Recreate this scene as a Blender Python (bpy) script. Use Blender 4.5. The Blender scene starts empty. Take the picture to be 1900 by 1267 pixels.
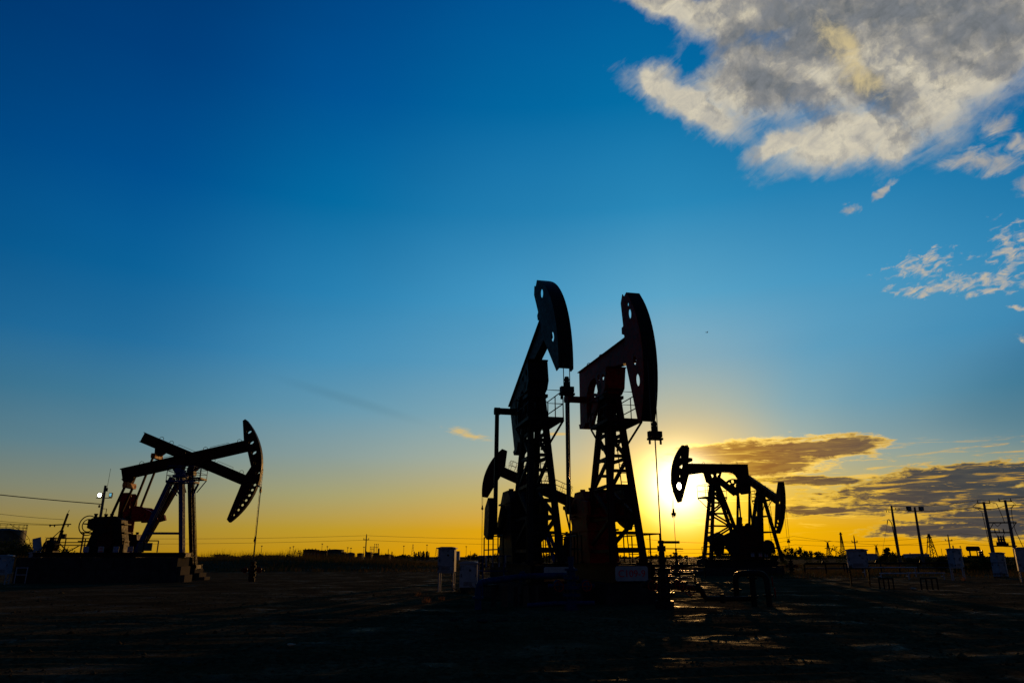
import bpy, math, random
import numpy as np
from mathutils import Vector, Matrix
from mathutils.geometry import tessellate_polygon

random.seed(11)
rng = np.random.default_rng(11)
sc = bpy.context.scene
COL = sc.collection
R = math.radians

# ------------------------------------------------------------------ camera
PITCH = R(16.805)
CAM_Z = 1.6
cam_d = bpy.data.cameras.new('Camera')
cam_d.lens = 25.0
cam_d.sensor_width = 36.0
cam_d.clip_start = 0.1
cam_d.clip_end = 20000
cam = bpy.data.objects.new('Camera', cam_d)
COL.objects.link(cam)
cam.location = (0, 0, CAM_Z)
cam.rotation_euler = (R(90) + PITCH, 0, 0)
sc.camera = cam

# ------------------------------------------------------------------ exposure
sc.view_settings.view_transform = 'Standard'
sc.view_settings.look = 'None'
sc.view_settings.exposure = 0.0
sc.view_settings.gamma = 1.0
sc.view_settings.use_curve_mapping = False
sc.cycles.max_bounces = 5
sc.cycles.diffuse_bounces = 2
sc.cycles.glossy_bounces = 2

# ------------------------------------------------------------------ sun
SUN_AZ, SUN_EL = 13.02, 5.17           # degrees right of +Y, above the horizon
def dirv(az, el):
    a, e = R(az), R(el)
    return Vector((math.sin(a) * math.cos(e), math.cos(a) * math.cos(e), math.sin(e)))
SUN = dirv(SUN_AZ, SUN_EL)
sun_d = bpy.data.lights.new('Sun', 'SUN')
sun_d.energy = 2.0
sun_d.angle = R(0.5)
sun_d.color = (1.0, 0.52, 0.15)
sun_o = bpy.data.objects.new('Sun', sun_d)
COL.objects.link(sun_o)
sun_o.rotation_euler = (-SUN).to_track_quat('-Z', 'Y').to_euler()

# ------------------------------------------------------------------ world: dusk sky, clouds
def lin1(c):
    c = c / 255.0
    return c / 12.92 if c <= 0.04045 else ((c + 0.055) / 1.055) ** 2.4
def lin(c):
    return (lin1(c[0]), lin1(c[1]), lin1(c[2]), 1.0)

world = bpy.data.worlds.new('World')
sc.world = world
world.use_nodes = True
wt = world.node_tree
wt.nodes.clear()

class G:
    """small node-graph helper"""
    def __init__(s, nt): s.nt = nt
    def new(s, t, **kw):
        n = s.nt.nodes.new(t)
        for k, v in kw.items(): setattr(n, k, v)
        return n
    def put(s, sock, v):
        if v is None: return
        if hasattr(v, 'is_output'): s.nt.links.new(v, sock)
        else: sock.default_value = v
    def m(s, op, a, b=None, c=None, clamp=False):
        n = s.new('ShaderNodeMath', operation=op, use_clamp=clamp)
        for i, v in enumerate((a, b, c)): s.put(n.inputs[i], v)
        return n.outputs[0]
    def vm(s, op, a, b=None, out=0):
        n = s.new('ShaderNodeVectorMath', operation=op)
        s.put(n.inputs[0], a); s.put(n.inputs[1], b)
        return n.outputs[out]
    def dot(s, a, v): return s.vm('DOT_PRODUCT', a, tuple(v), out=1)
    def smooth(s, x, lo, hi):
        n = s.new('ShaderNodeMapRange', interpolation_type='SMOOTHSTEP')
        for i, v in enumerate((x, lo, hi, 0.0, 1.0)): s.put(n.inputs[i], v)
        return n.outputs[0]
    def mapr(s, x, a, b, c, d, clamp=True):
        n = s.new('ShaderNodeMapRange', clamp=clamp)
        for i, v in enumerate((x, a, b, c, d)): s.put(n.inputs[i], v)
        return n.outputs[0]
    def xyz(s, x, y, z=0.0):
        n = s.new('ShaderNodeCombineXYZ')
        for i, v in enumerate((x, y, z)): s.put(n.inputs[i], v)
        return n.outputs[0]
    def noise(s, vec, scale, detail=5.0, rough=0.55, dist=0.0, lac=2.0, out=0):
        n = s.new('ShaderNodeTexNoise')
        s.put(n.inputs['Vector'], vec)
        n.inputs['Scale'].default_value = scale
        n.inputs['Detail'].default_value = detail
        n.inputs['Roughness'].default_value = rough
        n.inputs['Distortion'].default_value = dist
        n.inputs['Lacunarity'].default_value = lac
        return n.outputs[out]
    def ramp(s, x, stops, interp='LINEAR'):
        n = s.new('ShaderNodeValToRGB')
        r = n.color_ramp
        r.interpolation = interp
        while len(r.elements) < len(stops): r.elements.new(0.5)
        for e, (p, c) in zip(r.elements, sorted(stops, key=lambda t: t[0])):
            e.position = p; e.color = c
        s.put(n.inputs[0], x)
        return n.outputs[0]
    def mix(s, f, a, b, blend='MIX', clamp=False):
        n = s.new('ShaderNodeMix', data_type='RGBA', blend_type=blend)
        n.clamp_result = clamp
        s.put(n.inputs[0], f); s.put(n.inputs[6], a); s.put(n.inputs[7], b)
        return n.outputs[2]
    def scale(s, colr, f):
        return s.vm('SCALE', colr) if False else s._sc(colr, f)
    def _sc(s, colr, f):
        n = s.new('ShaderNodeVectorMath', operation='SCALE')
        s.put(n.inputs[0], colr); s.put(n.inputs['Scale'], f)
        return n.outputs[0]

W = G(wt)
tc = W.new('ShaderNodeTexCoord')
D = W.vm('NORMALIZE', tc.outputs['Generated'])
sep = W.new('ShaderNodeSeparateXYZ'); wt.links.new(D, sep.inputs[0])
DX, DY, DZ = sep.outputs
el = W.m('MULTIPLY', W.m('ARCSINE', DZ), 57.2958)
az = W.m('MULTIPLY', W.m('ARCTAN2', DX, DY), 57.2958)
daz = W.m('ABSOLUTE', W.m('SUBTRACT', az, SUN_AZ))
daz = W.m('MINIMUM', daz, W.m('SUBTRACT', 360.0, daz))
# air right of the sun is veiled by cloud and cools off sooner
veil = W.m('MULTIPLY', W.smooth(W.m('SUBTRACT', az, SUN_AZ), 0.0, 14.0), W.m('MULTIPLY', W.smooth(el, 3.0, 9.0), W.m('SUBTRACT', 1.0, W.smooth(el, 9.0, 19.0))))
daz = W.m('MULTIPLY', daz, W.m('MULTIPLY_ADD', veil, 0.9, 1.0))
cosg = W.dot(D, SUN)
gam = W.m('MULTIPLY', W.m('ARCCOSINE', W.m('MINIMUM', cosg, 1.0)), 57.2958)

ELS = [0, 2, 4.5, 7.5, 11, 15, 20, 27, 35, 45, 70]
SKY = [
 (0,  [(255,182,0),(255,194,0),(255,203,40),(226,196,122),(184,185,160),(140,174,187),(92,165,200),(42,136,184),(4,110,165),(0,82,145),(0,62,125)]),
 (14, [(232,160,0),(222,163,14),(200,176,100),(169,177,158),(130,168,180),(95,158,190),(68,150,193),(33,125,176),(2,102,160),(0,77,142),(0,60,122)]),
 (28, [(196,143,4),(187,152,42),(165,160,112),(137,158,156),(100,151,174),(68,141,181),(40,128,177),(4,108,163),(0,84,149),(0,64,127),(0,54,112)]),
 (42, [(170,126,14),(157,133,58),(134,137,114),(98,133,144),(66,123,151),(34,110,158),(11,98,153),(0,79,142),(0,63,124),(0,51,108),(0,45,100)]),
 (62, [(148,108,30),(136,113,60),(108,116,100),(74,110,124),(45,101,134),(20,89,136),(5,76,130),(0,63,119),(0,51,105),(0,43,95),(0,41,90)]),
 (150,[(112,86,84),(108,86,88),(98,84,92),(82,78,94),(64,72,96),(46,66,98),(30,60,98),(16,54,96),(8,48,92),(4,44,90),(0,42,88)]),
]
elf = W.m('DIVIDE', el, 70.0, clamp=True)
cols = []
for dz, row in SKY:
    cols.append((dz, W.ramp(elf, [(e / 70.0, lin(c)) for e, c in zip(ELS, row)])))
sky = cols[0][1]
for (d0, _), (d1, c1) in zip(cols, cols[1:]):
    sky = W.mix(W.smooth(daz, d0 - 2.0, d1 + 2.0), sky, c1)

def gauss(x, s):
    q = W.m('DIVIDE', x, s)
    return W.m('EXPONENT', W.m('MULTIPLY', W.m('MULTIPLY', q, q), -1.0))
# aureole round the sun (air and thin cloud scattering forward), flatter than wide
q_el = W.m('MULTIPLY', W.m('SUBTRACT', el, SUN_EL), 1.5)
gfl = W.m('SQRT', W.m('MULTIPLY_ADD', q_el, q_el, W.m('POWER', W.m('MINIMUM', W.m('ABSOLUTE', W.m('SUBTRACT', az, SUN_AZ)), 90.0), 2.0)))
glow = W._sc((1.0, 0.74, 0.10), W.m('MULTIPLY', gauss(gfl, 3.2), 1.25))
glow2 = W._sc((0.42, 0.19, 0.0), gauss(gfl, 6.6))
core = W._sc((1.0, 0.96, 0.75), W.m('MULTIPLY', gauss(gam, 2.1), 2.0))
# --- clouds: soft ellipses on the sky sphere (azimuth, elevation, half-axes in degrees, roll)
# the outlines are stirred so that no ellipse shows
w1 = W.vm('SUBTRACT', W.noise(D, 9.0, 5, 0.6, out=1), (0.5, 0.5, 0.5))
w2 = W.vm('SUBTRACT', W.noise(D, 34.0, 5, 0.65, out=1), (0.5, 0.5, 0.5))
DW = W.vm('ADD', D, W.vm('ADD', W._sc(w1, 0.060), W._sc(w2, 0.022)))
def blob_r(az_, el_, a_, b_, roll, D=DW):
    c = dirv(az_, el_)
    east = Vector((math.cos(R(az_)), -math.sin(R(az_)), 0))
    north = c.cross(east) * -1.0
    if north.z < 0: north = -north
    t1 = east * math.cos(R(roll)) + north * math.sin(R(roll))
    t2 = -east * math.sin(R(roll)) + north * math.cos(R(roll))
    q1 = W.dot(D, t1 * (57.2958 / a_))
    q2 = W.dot(D, t2 * (57.2958 / b_))
    k1 = c.dot(t1) ; k2 = c.dot(t2)          # zero by construction
    return W.m('SQRT', W.m('MULTIPLY_ADD', q2, q2, W.m('MULTIPLY', q1, q1)))
def field(blobs, D=DW):
    out = None
    for b in blobs:
        v = W.m('SUBTRACT', 1.0, blob_r(*b, D=D))
        if out is None: out = v
        else:
            n = W.new('ShaderNodeMath', operation='SMOOTH_MAX')
            W.put(n.inputs[0], out); W.put(n.inputs[1], v); n.inputs[2].default_value = 0.25
            out = n.outputs[0]
    return out
front = W.smooth(DY, 0.0, 0.2)
def plane(t_az, t_el, roll, s1, s2):
    """2D coordinates along and across a streak direction"""
    c = dirv(t_az, t_el)
    east = Vector((math.cos(R(t_az)), -math.sin(R(t_az)), 0))
    north = c.cross(east) * -1.0
    if north.z < 0: north = -north
    t1 = east * math.cos(R(roll)) + north * math.sin(R(roll))
    t2 = -east * math.sin(R(roll)) + north * math.cos(R(roll))
    return W.xyz(W.dot(D, t1 * s1), W.dot(D, t2 * s2), 0.0)

BIG = [(16.64,33.85,4.8,1.45,-33.2),(21.8,34.9,5.3,3.3,-12.9),(14.95,40.9,4.6,1.3,-35.1),(19.4,38.9,2.7,2.0,-39.5),
       (28.75,34.84,6.6,5.0,-7),(27.84,29.7,5.0,2.2,7.3),(34.4,32.2,5.0,4.9,2.8),(37.9,35.2,7.3,4.2,-12.8),
       (31.6,28.8,2.2,1.8,17.8),(23.7,29.9,2.5,1.0,3.5),(13.4,36.0,1.5,1.2,-54.5),(39,32.2,3.2,2.0,6.9),
       (32.3,36.6,9.6,3.65,-20.5),(37.4,32.6,4.2,4.1,1),(22.4,39.2,5.0,1.9,-23.8),(31.3,40.5,11.2,3.9,-21)]
HOLE = [(16.29,37.2,1.6,1.5,-10)]
PUFF = [(38.63,27.79,1.1,.86,-2.5),(36.75,25.88,2.0,1.0,-31),(38.9,26.1,1.1,.84,-19),(38.84,23.5,.85,.75,-17),(27.87,24.18,.7,.42,4.4),(30.44,25.29,1.0,.26,47)]
ALTO = [(31.8,19.9,3.4,1.0,1.7),(31.2,18.3,2.6,.7,-6),(34.6,18.15,4.6,1.15,-14.5),(37.2,19.8,1.7,2.5,-2),(36.85,15.5,.85,.4,-11),(36.8,13.5,.7,.34,-10),(35.4,17.1,2.1,.5,-12)]
WISP = [(-3.57,9.34,2.3,.5,-13.3),(3.49,9.38,1.3,.17,-.6),(.43,6.2,.85,.13,0)]
BANK = [(20.2,7.5,7.2,1.1,-.8),(15.4,7.4,3.8,1.0,-2.1),(24.8,7.6,3.4,.9,1.5),(20.0,6.5,4.6,.8,2.7)]
BAND = [(31.8,5.1,8.6,.95,2.7),(31.0,3.9,8.6,1.1,.1),(33.5,2.4,5.7,1.25,-1.6),(23.6,3.1,4.2,.42,-1.4),(22.8,5.3,4.8,.40,-2.2),(30.6,1.65,6.0,.55,-.9)]

# the tall cloud upper right: fibrous, streaks running down to the left
pst = plane(28, 32, 27, 16.0, 52.0)
n_st = W.noise(pst, 1.0, 8, 0.62, 0.9)
n_big = W.noise(D, 8.0, 7, 0.55, 0.6)
n_fine = W.noise(D, 42.0, 8, 0.68, 0.7)
f_big = field(BIG)
f_big = W.m('MULTIPLY_ADD', W.smooth(f_big, 0.15, 0.60), 0.30, f_big)
for h in HOLE:
    hole = W.m('SUBTRACT', blob_r(*h), 0.85)
    f_big = W.m('MINIMUM', f_big, W.m('MULTIPLY', hole, 0.9))
f_big = W.m('ADD', f_big, W.m('MULTIPLY', W.m('SUBTRACT', n_st, 0.5), 0.95))
f_big = W.m('ADD', f_big, W.m('MULTIPLY', W.m('SUBTRACT', n_big, 0.5), 0.7))
f_big = W.m('ADD', f_big, W.m('MULTIPLY', W.m('SUBTRACT', n_fine, 0.5), 0.50))
d_big = W.m('MULTIPLY', W.smooth(f_big, -0.30, 0.80), front)
GREY = [(32.8,36.9,8.5,2.3,-21),(23.1,34.1,3.6,1.4,-28),(21.2,37.2,2.3,1.4,-41),(37.8,33.9,3.6,2.0,-23),(30.7,32.2,2.6,1.0,-46),(37.0,32.2,1.9,.6,-32),(26.6,37.2,4.2,2.1,-17),(31.3,40.5,11,3.6,-21)]
gr = field(GREY)
gr = W.m('ADD', gr, W.m('MULTIPLY', W.m('SUBTRACT', n_st, 0.5), 0.8))
gr = W.m('ADD', gr, W.m('MULTIPLY', W.m('SUBTRACT', W.noise(D, 15.0, 6, 0.6, 0.8), 0.5), 1.7))
rel = W.m('SUBTRACT', W.noise(DW, 16.0, 8, 0.60), W.noise(W.vm('ADD', DW, (-0.010, 0.006, -0.012)), 16.0, 8, 0.60))
gr = W.m('MULTIPLY_ADD', rel, 3.6, gr)
t_gr = W.mapr(gr, -0.75, 0.75, 0, 1)
c_big = W.ramp(t_gr, [(0.0, lin((214,205,182))), (0.22, lin((194,186,166))), (0.45, lin((160,156,147))), (0.72, lin((128,128,126))), (1.0, lin((98,104,109)))])
c_big = W.mix(W.mapr(n_st, 0.40, 0.66, 0.0, 0.32), c_big, lin((146,147,150)))
c_big = W.mix(W.mapr(n_fine, 0.42, 0.66, 0.0, 0.40), c_big, lin((140,144,150)))
c_big = W.mix(W.mapr(rel, 0.01, 0.10, 0.0, 0.35), c_big, lin((128,132,138)))
ridge = W.m('ADD', field([(28.85,35.35,2.9,.85,-71),(30.0,33.2,1.8,.8,-46)]), W.m('MULTIPLY', W.m('SUBTRACT', n_fine, 0.5), 2.6))
c_big = W.mix(W.m('MULTIPLY', W.smooth(ridge, -0.2, 1.2), 0.7), c_big, lin((222,200,142)))

f_pf = W.m('ADD', field(PUFF), W.m('MULTIPLY', W.m('SUBTRACT', W.noise(plane(37, 26, 8, 22.0, 44.0), 1.0, 8, 0.64, 0.9), 0.48), 3.4))
d_pf = W.m('MULTIPLY', W.smooth(f_pf, -0.1, 1.1), W.m('MULTIPLY', front, 0.8))
c_pf = W.ramp(W.noise(D, 26.0, 4, 0.6), [(0.35, lin((205,192,168))), (0.65, lin((150,150,152)))])
pal = plane(34, 18, 12, 62.0, 130.0)
f_al = W.m('ADD', field(ALTO), W.m('MULTIPLY', W.m('SUBTRACT', W.noise(pal, 1.0, 6, 0.62, 0.6), 0.53), 3.6))
d_al = W.m('MULTIPLY', W.smooth(f_al, 0.15, 1.1), W.m('MULTIPLY', front, 0.75))
c_al = W.ramp(W.noise(pal, 1.3, 4, 0.6), [(0.35, lin((222,196,150))), (0.7, lin((170,172,175)))])

# low banks beside the sun: long flat layers, thin edges light up, thick hearts stay grey
pb = W.xyz(W.m('MULTIPLY', az, 0.17), W.m('MULTIPLY', el, 1.25), 0.0)
n_b = W.noise(pb, 1.0, 7, 0.58, 0.8)
n_b2 = W.noise(pb, 2.6, 4, 0.55, 0.6)
n_r = W.noise(W.xyz(W.m('MULTIPLY', az, 1.1), W.m('MULTIPLY', el, 3.0), 5.0), 1.0, 7, 0.66, 0.5)
def bank(blobs, amp, lo, hi_):
    f = field(blobs, D)
    f = W.m('ADD', f, W.m('MULTIPLY', W.m('SUBTRACT', n_b, 0.5), amp))
    f = W.m('ADD', f, W.m('MULTIPLY', W.m('SUBTRACT', n_b2, 0.5), amp * 0.38))
    f = W.m('ADD', f, W.m('MULTIPLY', W.m('SUBTRACT', n_r, 0.5), amp * 0.75))
    return f, W.m('MULTIPLY', W.smooth(f, lo, hi_), front)
f_k, d_k = bank(BANK, 1.15, -0.10, 0.20)
f_n, d_n = bank(BAND, 1.7, -0.12, 0.22)
wis_f, d_w = bank(WISP, 1.6, 0.1, 0.8)
sunward = gauss(gam, 10.5)
def bankcol(f, e0, e1, edge_far, edge_near, heart_far, heart_near):
    t = W.smooth(f, e0, e1)
    edge = W.mix(sunward, edge_far, edge_near)
    heart = W.mix(sunward, heart_far, heart_near)
    return W.mix(t, edge, heart)
c_k = bankcol(f_k, 0.04, 0.40, lin((240,190,70)), (1.7, 1.15, 0.22, 1), lin((80,72,66)), lin((170,106,10)))
c_n = bankcol(f_n, 0.04, 0.42, lin((216,170,58)), (1.25, 0.75, 0.04, 1), lin((50,58,68)), lin((146,96,20)))
c_w = lin((226,188,104))
c_k = W.mix(W.mapr(n_b2, 0.40, 0.65, 0.0, 0.30), c_k, W.mix(sunward, lin((128,100,62)), (0.95, 0.55, 0.05, 1)))
c_n = W.mix(W.mapr(n_b2, 0.45, 0.66, 0.0, 0.22), c_n, W.mix(sunward, lin((104,96,78)), (0.85, 0.50, 0.04, 1)))
pk = W.xyz(W.m('MULTIPLY', az, 0.30), W.m('MULTIPLY', el, 3.4), 3.0)
streak = W.smooth(W.noise(pk, 1.0, 8, 0.66, 0.9), 0.53, 0.66)
region = W.m('MULTIPLY', W.m('MULTIPLY', W.smooth(az, 11.0, 15.0), W.smooth(el, 1.2, 3.0)), W.m('SUBTRACT', 1.0, W.smooth(el, 6.6, 8.4)))
streak = W.m('MULTIPLY', W.m('MULTIPLY', streak, region), front)

# faint uneven haze and the long shadow the small cloud throws through the air
hz = W.noise(W.xyz(W.m('MULTIPLY', az, 0.05), W.m('MULTIPLY', el, 0.16), 7.0), 1.0, 4, 0.5, 0.6)
shade = W.smooth(W.m('SUBTRACT', 1.0, blob_r(-13.05, 11.8, 7.8, .60, -14.5, D)), 0.0, 0.9)
out = W._sc(sky, W.m('MULTIPLY', W.mapr(hz, 0.3, 0.7, 0.98, 1.02), W.m('MULTIPLY_ADD', W.m('MULTIPLY', shade, front), -0.09, 1.0)))
out = W.vm('ADD', out, glow2)
out = W.mix(W.m('MULTIPLY', d_w, 0.75), out, c_w)
out = W.mix(W.m('MULTIPLY', d_n, 0.96), out, c_n)
out = W.mix(W.m('MULTIPLY', d_k, 0.96), out, c_k)
out = W.mix(W.m('MULTIPLY', streak, 0.62), out, W.mix(sunward, lin((236,178,44)), (1.7, 1.15, 0.16, 1)))
out = W.mix(d_al, out, c_al)
out = W.mix(d_pf, out, c_pf)
out = W.mix(d_big, out, c_big)
# a few lit, lumpy edges inside the tall cloud
out = W.vm('ADD', out, glow)
out = W.vm('ADD', out, core)
disc = W.m('SUBTRACT', 1.0, W.smooth(gam, 0.24, 0.36))
out = W.vm('ADD', out, W._sc((1.0, 0.92, 0.7), W.m('MULTIPLY', disc, 12.0)))
# below the horizon the land closes the sky off
out = W.mix(W.smooth(el, -0.6, -0.2), (0.004, 0.003, 0.002, 1), out)
bg = W.new('ShaderNodeBackground')
wt.links.new(out, bg.inputs['Color'])
bg.inputs['Strength'].default_value = 1.0
wo = W.new('ShaderNodeOutputWorld')
wt.links.new(bg.outputs[0], wo.inputs['Surface'])
world.cycles.sampling_method = 'MANUAL'
world.cycles.sample_map_resolution = 512
# ------------------------------------------------------------------ materials
def material(name, base, rough=0.6, metal=0.0, vary=0.35, nscale=6.0, bump=0.15, spec=0.012, rust=None, emit=None):
    mt = bpy.data.materials.new(name)
    mt.use_nodes = True
    g = G(mt.node_tree)
    bs = mt.node_tree.nodes['Principled BSDF']
    t = g.new('ShaderNodeTexCoord')
    n1 = g.noise(t.outputs['Object'], nscale, 6, 0.6)
    lo = tuple(c * (1 - vary) for c in base) + (1,)
    hi = tuple(min(1, c * (1 + vary)) for c in base) + (1,)
    c = g.ramp(n1, [(0.3, lo), (0.7, hi)])
    if rust:
        n3 = g.noise(t.outputs['Object'], nscale * 0.6, 8, 0.68)
        c = g.mix(g.smooth(n3, 0.52, 0.62), c, rust + (1,))
    g.put(bs.inputs['Base Color'], c)
    g.put(bs.inputs['Roughness'], g.mapr(n1, 0.3, 0.7, max(0.05, rough - 0.12), min(1, rough + 0.12)))
    bs.inputs['Metallic'].default_value = metal
    bs.inputs['Specular IOR Level'].default_value = spec
    if bump:
        b = g.new('ShaderNodeBump')
        b.inputs['Strength'].default_value = bump
        b.inputs['Distance'].default_value = 0.01
        g.put(b.inputs['Height'], g.noise(t.outputs['Object'], nscale * 7, 4, 0.6))
        g.put(bs.inputs['Normal'], b.outputs[0])
    if emit:
        bs.inputs['Emission Color'].default_value = emit[0] + (1,)
        bs.inputs['Emission Strength'].default_value = emit[1]
    return mt

M = {}
M['black'] = material('black_paint', (0.010, 0.009, 0.009), 0.5, rust=(0.020, 0.011, 0.007))
M['red'] = material('red_paint', (0.20, 0.010, 0.007), 0.5, rust=(0.085, 0.012, 0.007))
M['dkred'] = material('dark_red_paint', (0.032, 0.007, 0.006), 0.5, rust=(0.018, 0.008, 0.006))
M['orange'] = material('orange_paint_and_sunlight', (0.45, 0.14, 0.03), 0.5, rust=(0.09, 0.03, 0.012))  # real paint on the sill; on the equalizers it paints in low sunlight
M['blue'] = material('blue_paint', (0.006, 0.026, 0.085), 0.5, rust=(0.02, 0.04, 0.10))
M['dkblue'] = material('dull_blue_paint', (0.005, 0.022, 0.055), 0.5, rust=(0.012, 0.016, 0.03))
M['steel'] = material('bare_steel', (0.04, 0.038, 0.036), 0.4, metal=0.6, vary=0.3)
M['cable'] = material('wire_rope', (0.04, 0.037, 0.034), 0.5, metal=0.5)
M['wire'] = material('power_wire', (0.012, 0.012, 0.012), 0.7, bump=0)
M['rubber'] = material('black_rubber', (0.012, 0.012, 0.012), 0.8)
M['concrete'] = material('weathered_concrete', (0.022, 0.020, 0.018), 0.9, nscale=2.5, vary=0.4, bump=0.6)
M['pale_lit_conc'] = material('pale_and_sunlit_concrete', (0.05, 0.040, 0.028), 0.9, nscale=2.5, vary=0.3, bump=0.5)  # slabs are pale themselves; on step blocks the tone paints in sunlight
M['white'] = material('white_paint', (0.24, 0.24, 0.24), 0.5, nscale=3, vary=0.18, rust=(0.10, 0.10, 0.10))
M['grey'] = material('grey_paint', (0.19, 0.19, 0.19), 0.55, nscale=3, vary=0.25, rust=(0.045, 0.045, 0.045))
M['bluegrey'] = material('pale_blue_paint', (0.13, 0.19, 0.23), 0.5, nscale=3, vary=0.2, rust=(0.06, 0.10, 0.12))
M['signw'] = material('sign_enamel', (0.20, 0.205, 0.195), 0.4, nscale=4, vary=0.2)
M['signink'] = material('sign_red_ink', (0.40, 0.02, 0.02), 0.6, vary=0.1, bump=0)
M['signblue'] = material('sign_blue_ink', (0.05, 0.09, 0.30), 0.6, vary=0.1, bump=0)
M['wood'] = material('pole_concrete', (0.07, 0.064, 0.058), 0.85, nscale=4)
M['porcelain'] = material('porcelain', (0.10, 0.05, 0.03), 0.25)
M['lampglass'] = material('dark_lamp_glass', (0.05, 0.10, 0.12), 0.15)
M['lamplit'] = material('lit_lamp_lens', (0.8, 0.8, 0.8), 0.3, emit=((0.86, 1.0, 0.90), 14.0), bump=0)
M['lampdim'] = material('dim_lamp_lens', (0.2, 0.5, 0.6), 0.3, emit=((0.25, 0.75, 1.0), 0.75), bump=0)
M['tankd'] = material('tank_paint', (0.05, 0.055, 0.045), 0.5, nscale=1.5)
M['build'] = material('far_brick', (0.05, 0.022, 0.012), 0.85, nscale=1.2)
M['buildg'] = material('far_green_cladding', (0.025, 0.045, 0.035), 0.8, nscale=1.2)
M['buildp'] = material('far_pale_render', (0.16, 0.17, 0.18), 0.8, nscale=1.2)
M['leaf'] = material('leaves', (0.035, 0.055, 0.016), 0.75, vary=0.5, nscale=3, bump=0, spec=0.2)
M['bark'] = material('bark', (0.04, 0.03, 0.02), 0.9)
M['feather'] = material('feathers', (0.02, 0.02, 0.02), 0.8, bump=0)
M['litter'] = material('pale_litter', (0.28, 0.20, 0.12), 0.6)

def two_sided_leaf(name, cols, trans=0.35):
    mt = bpy.data.materials.new(name); mt.use_nodes = True
    nt = mt.node_tree; g = G(nt)
    bs = nt.nodes['Principled BSDF']
    geo = g.new('ShaderNodeNewGeometry')
    c = g.ramp(geo.outputs['Random Per Island'], [(i / (len(cols) - 1), k + (1,)) for i, k in enumerate(cols)])
    g.put(bs.inputs['Base Color'], c)
    bs.inputs['Roughness'].default_value = 0.8
    bs.inputs['Specular IOR Level'].default_value = 0.0
    tr = g.new('ShaderNodeBsdfTranslucent'); g.put(tr.inputs[0], c)
    mx = g.new('ShaderNodeMixShader'); mx.inputs[0].default_value = trans
    nt.links.new(bs.outputs[0], mx.inputs[1]); nt.links.new(tr.outputs[0], mx.inputs[2])
    nt.links.new(mx.outputs[0], nt.nodes['Material Output'].inputs['Surface'])
    return mt
M['grass'] = two_sided_leaf('dry_grass', [(0.030, 0.030, 0.010), (0.075, 0.040, 0.014), (0.040, 0.045, 0.012), (0.10, 0.05, 0.018)], 0.3)
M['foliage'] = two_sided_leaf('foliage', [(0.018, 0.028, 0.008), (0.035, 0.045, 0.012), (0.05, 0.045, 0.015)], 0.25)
M['tuft'] = two_sided_leaf('sunlit_dry_grass', [(0.22, 0.09, 0.03), (0.14, 0.07, 0.02), (0.26, 0.12, 0.05)], 0.4)  # dry grass with the orange of the low sun put into its colour

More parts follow.
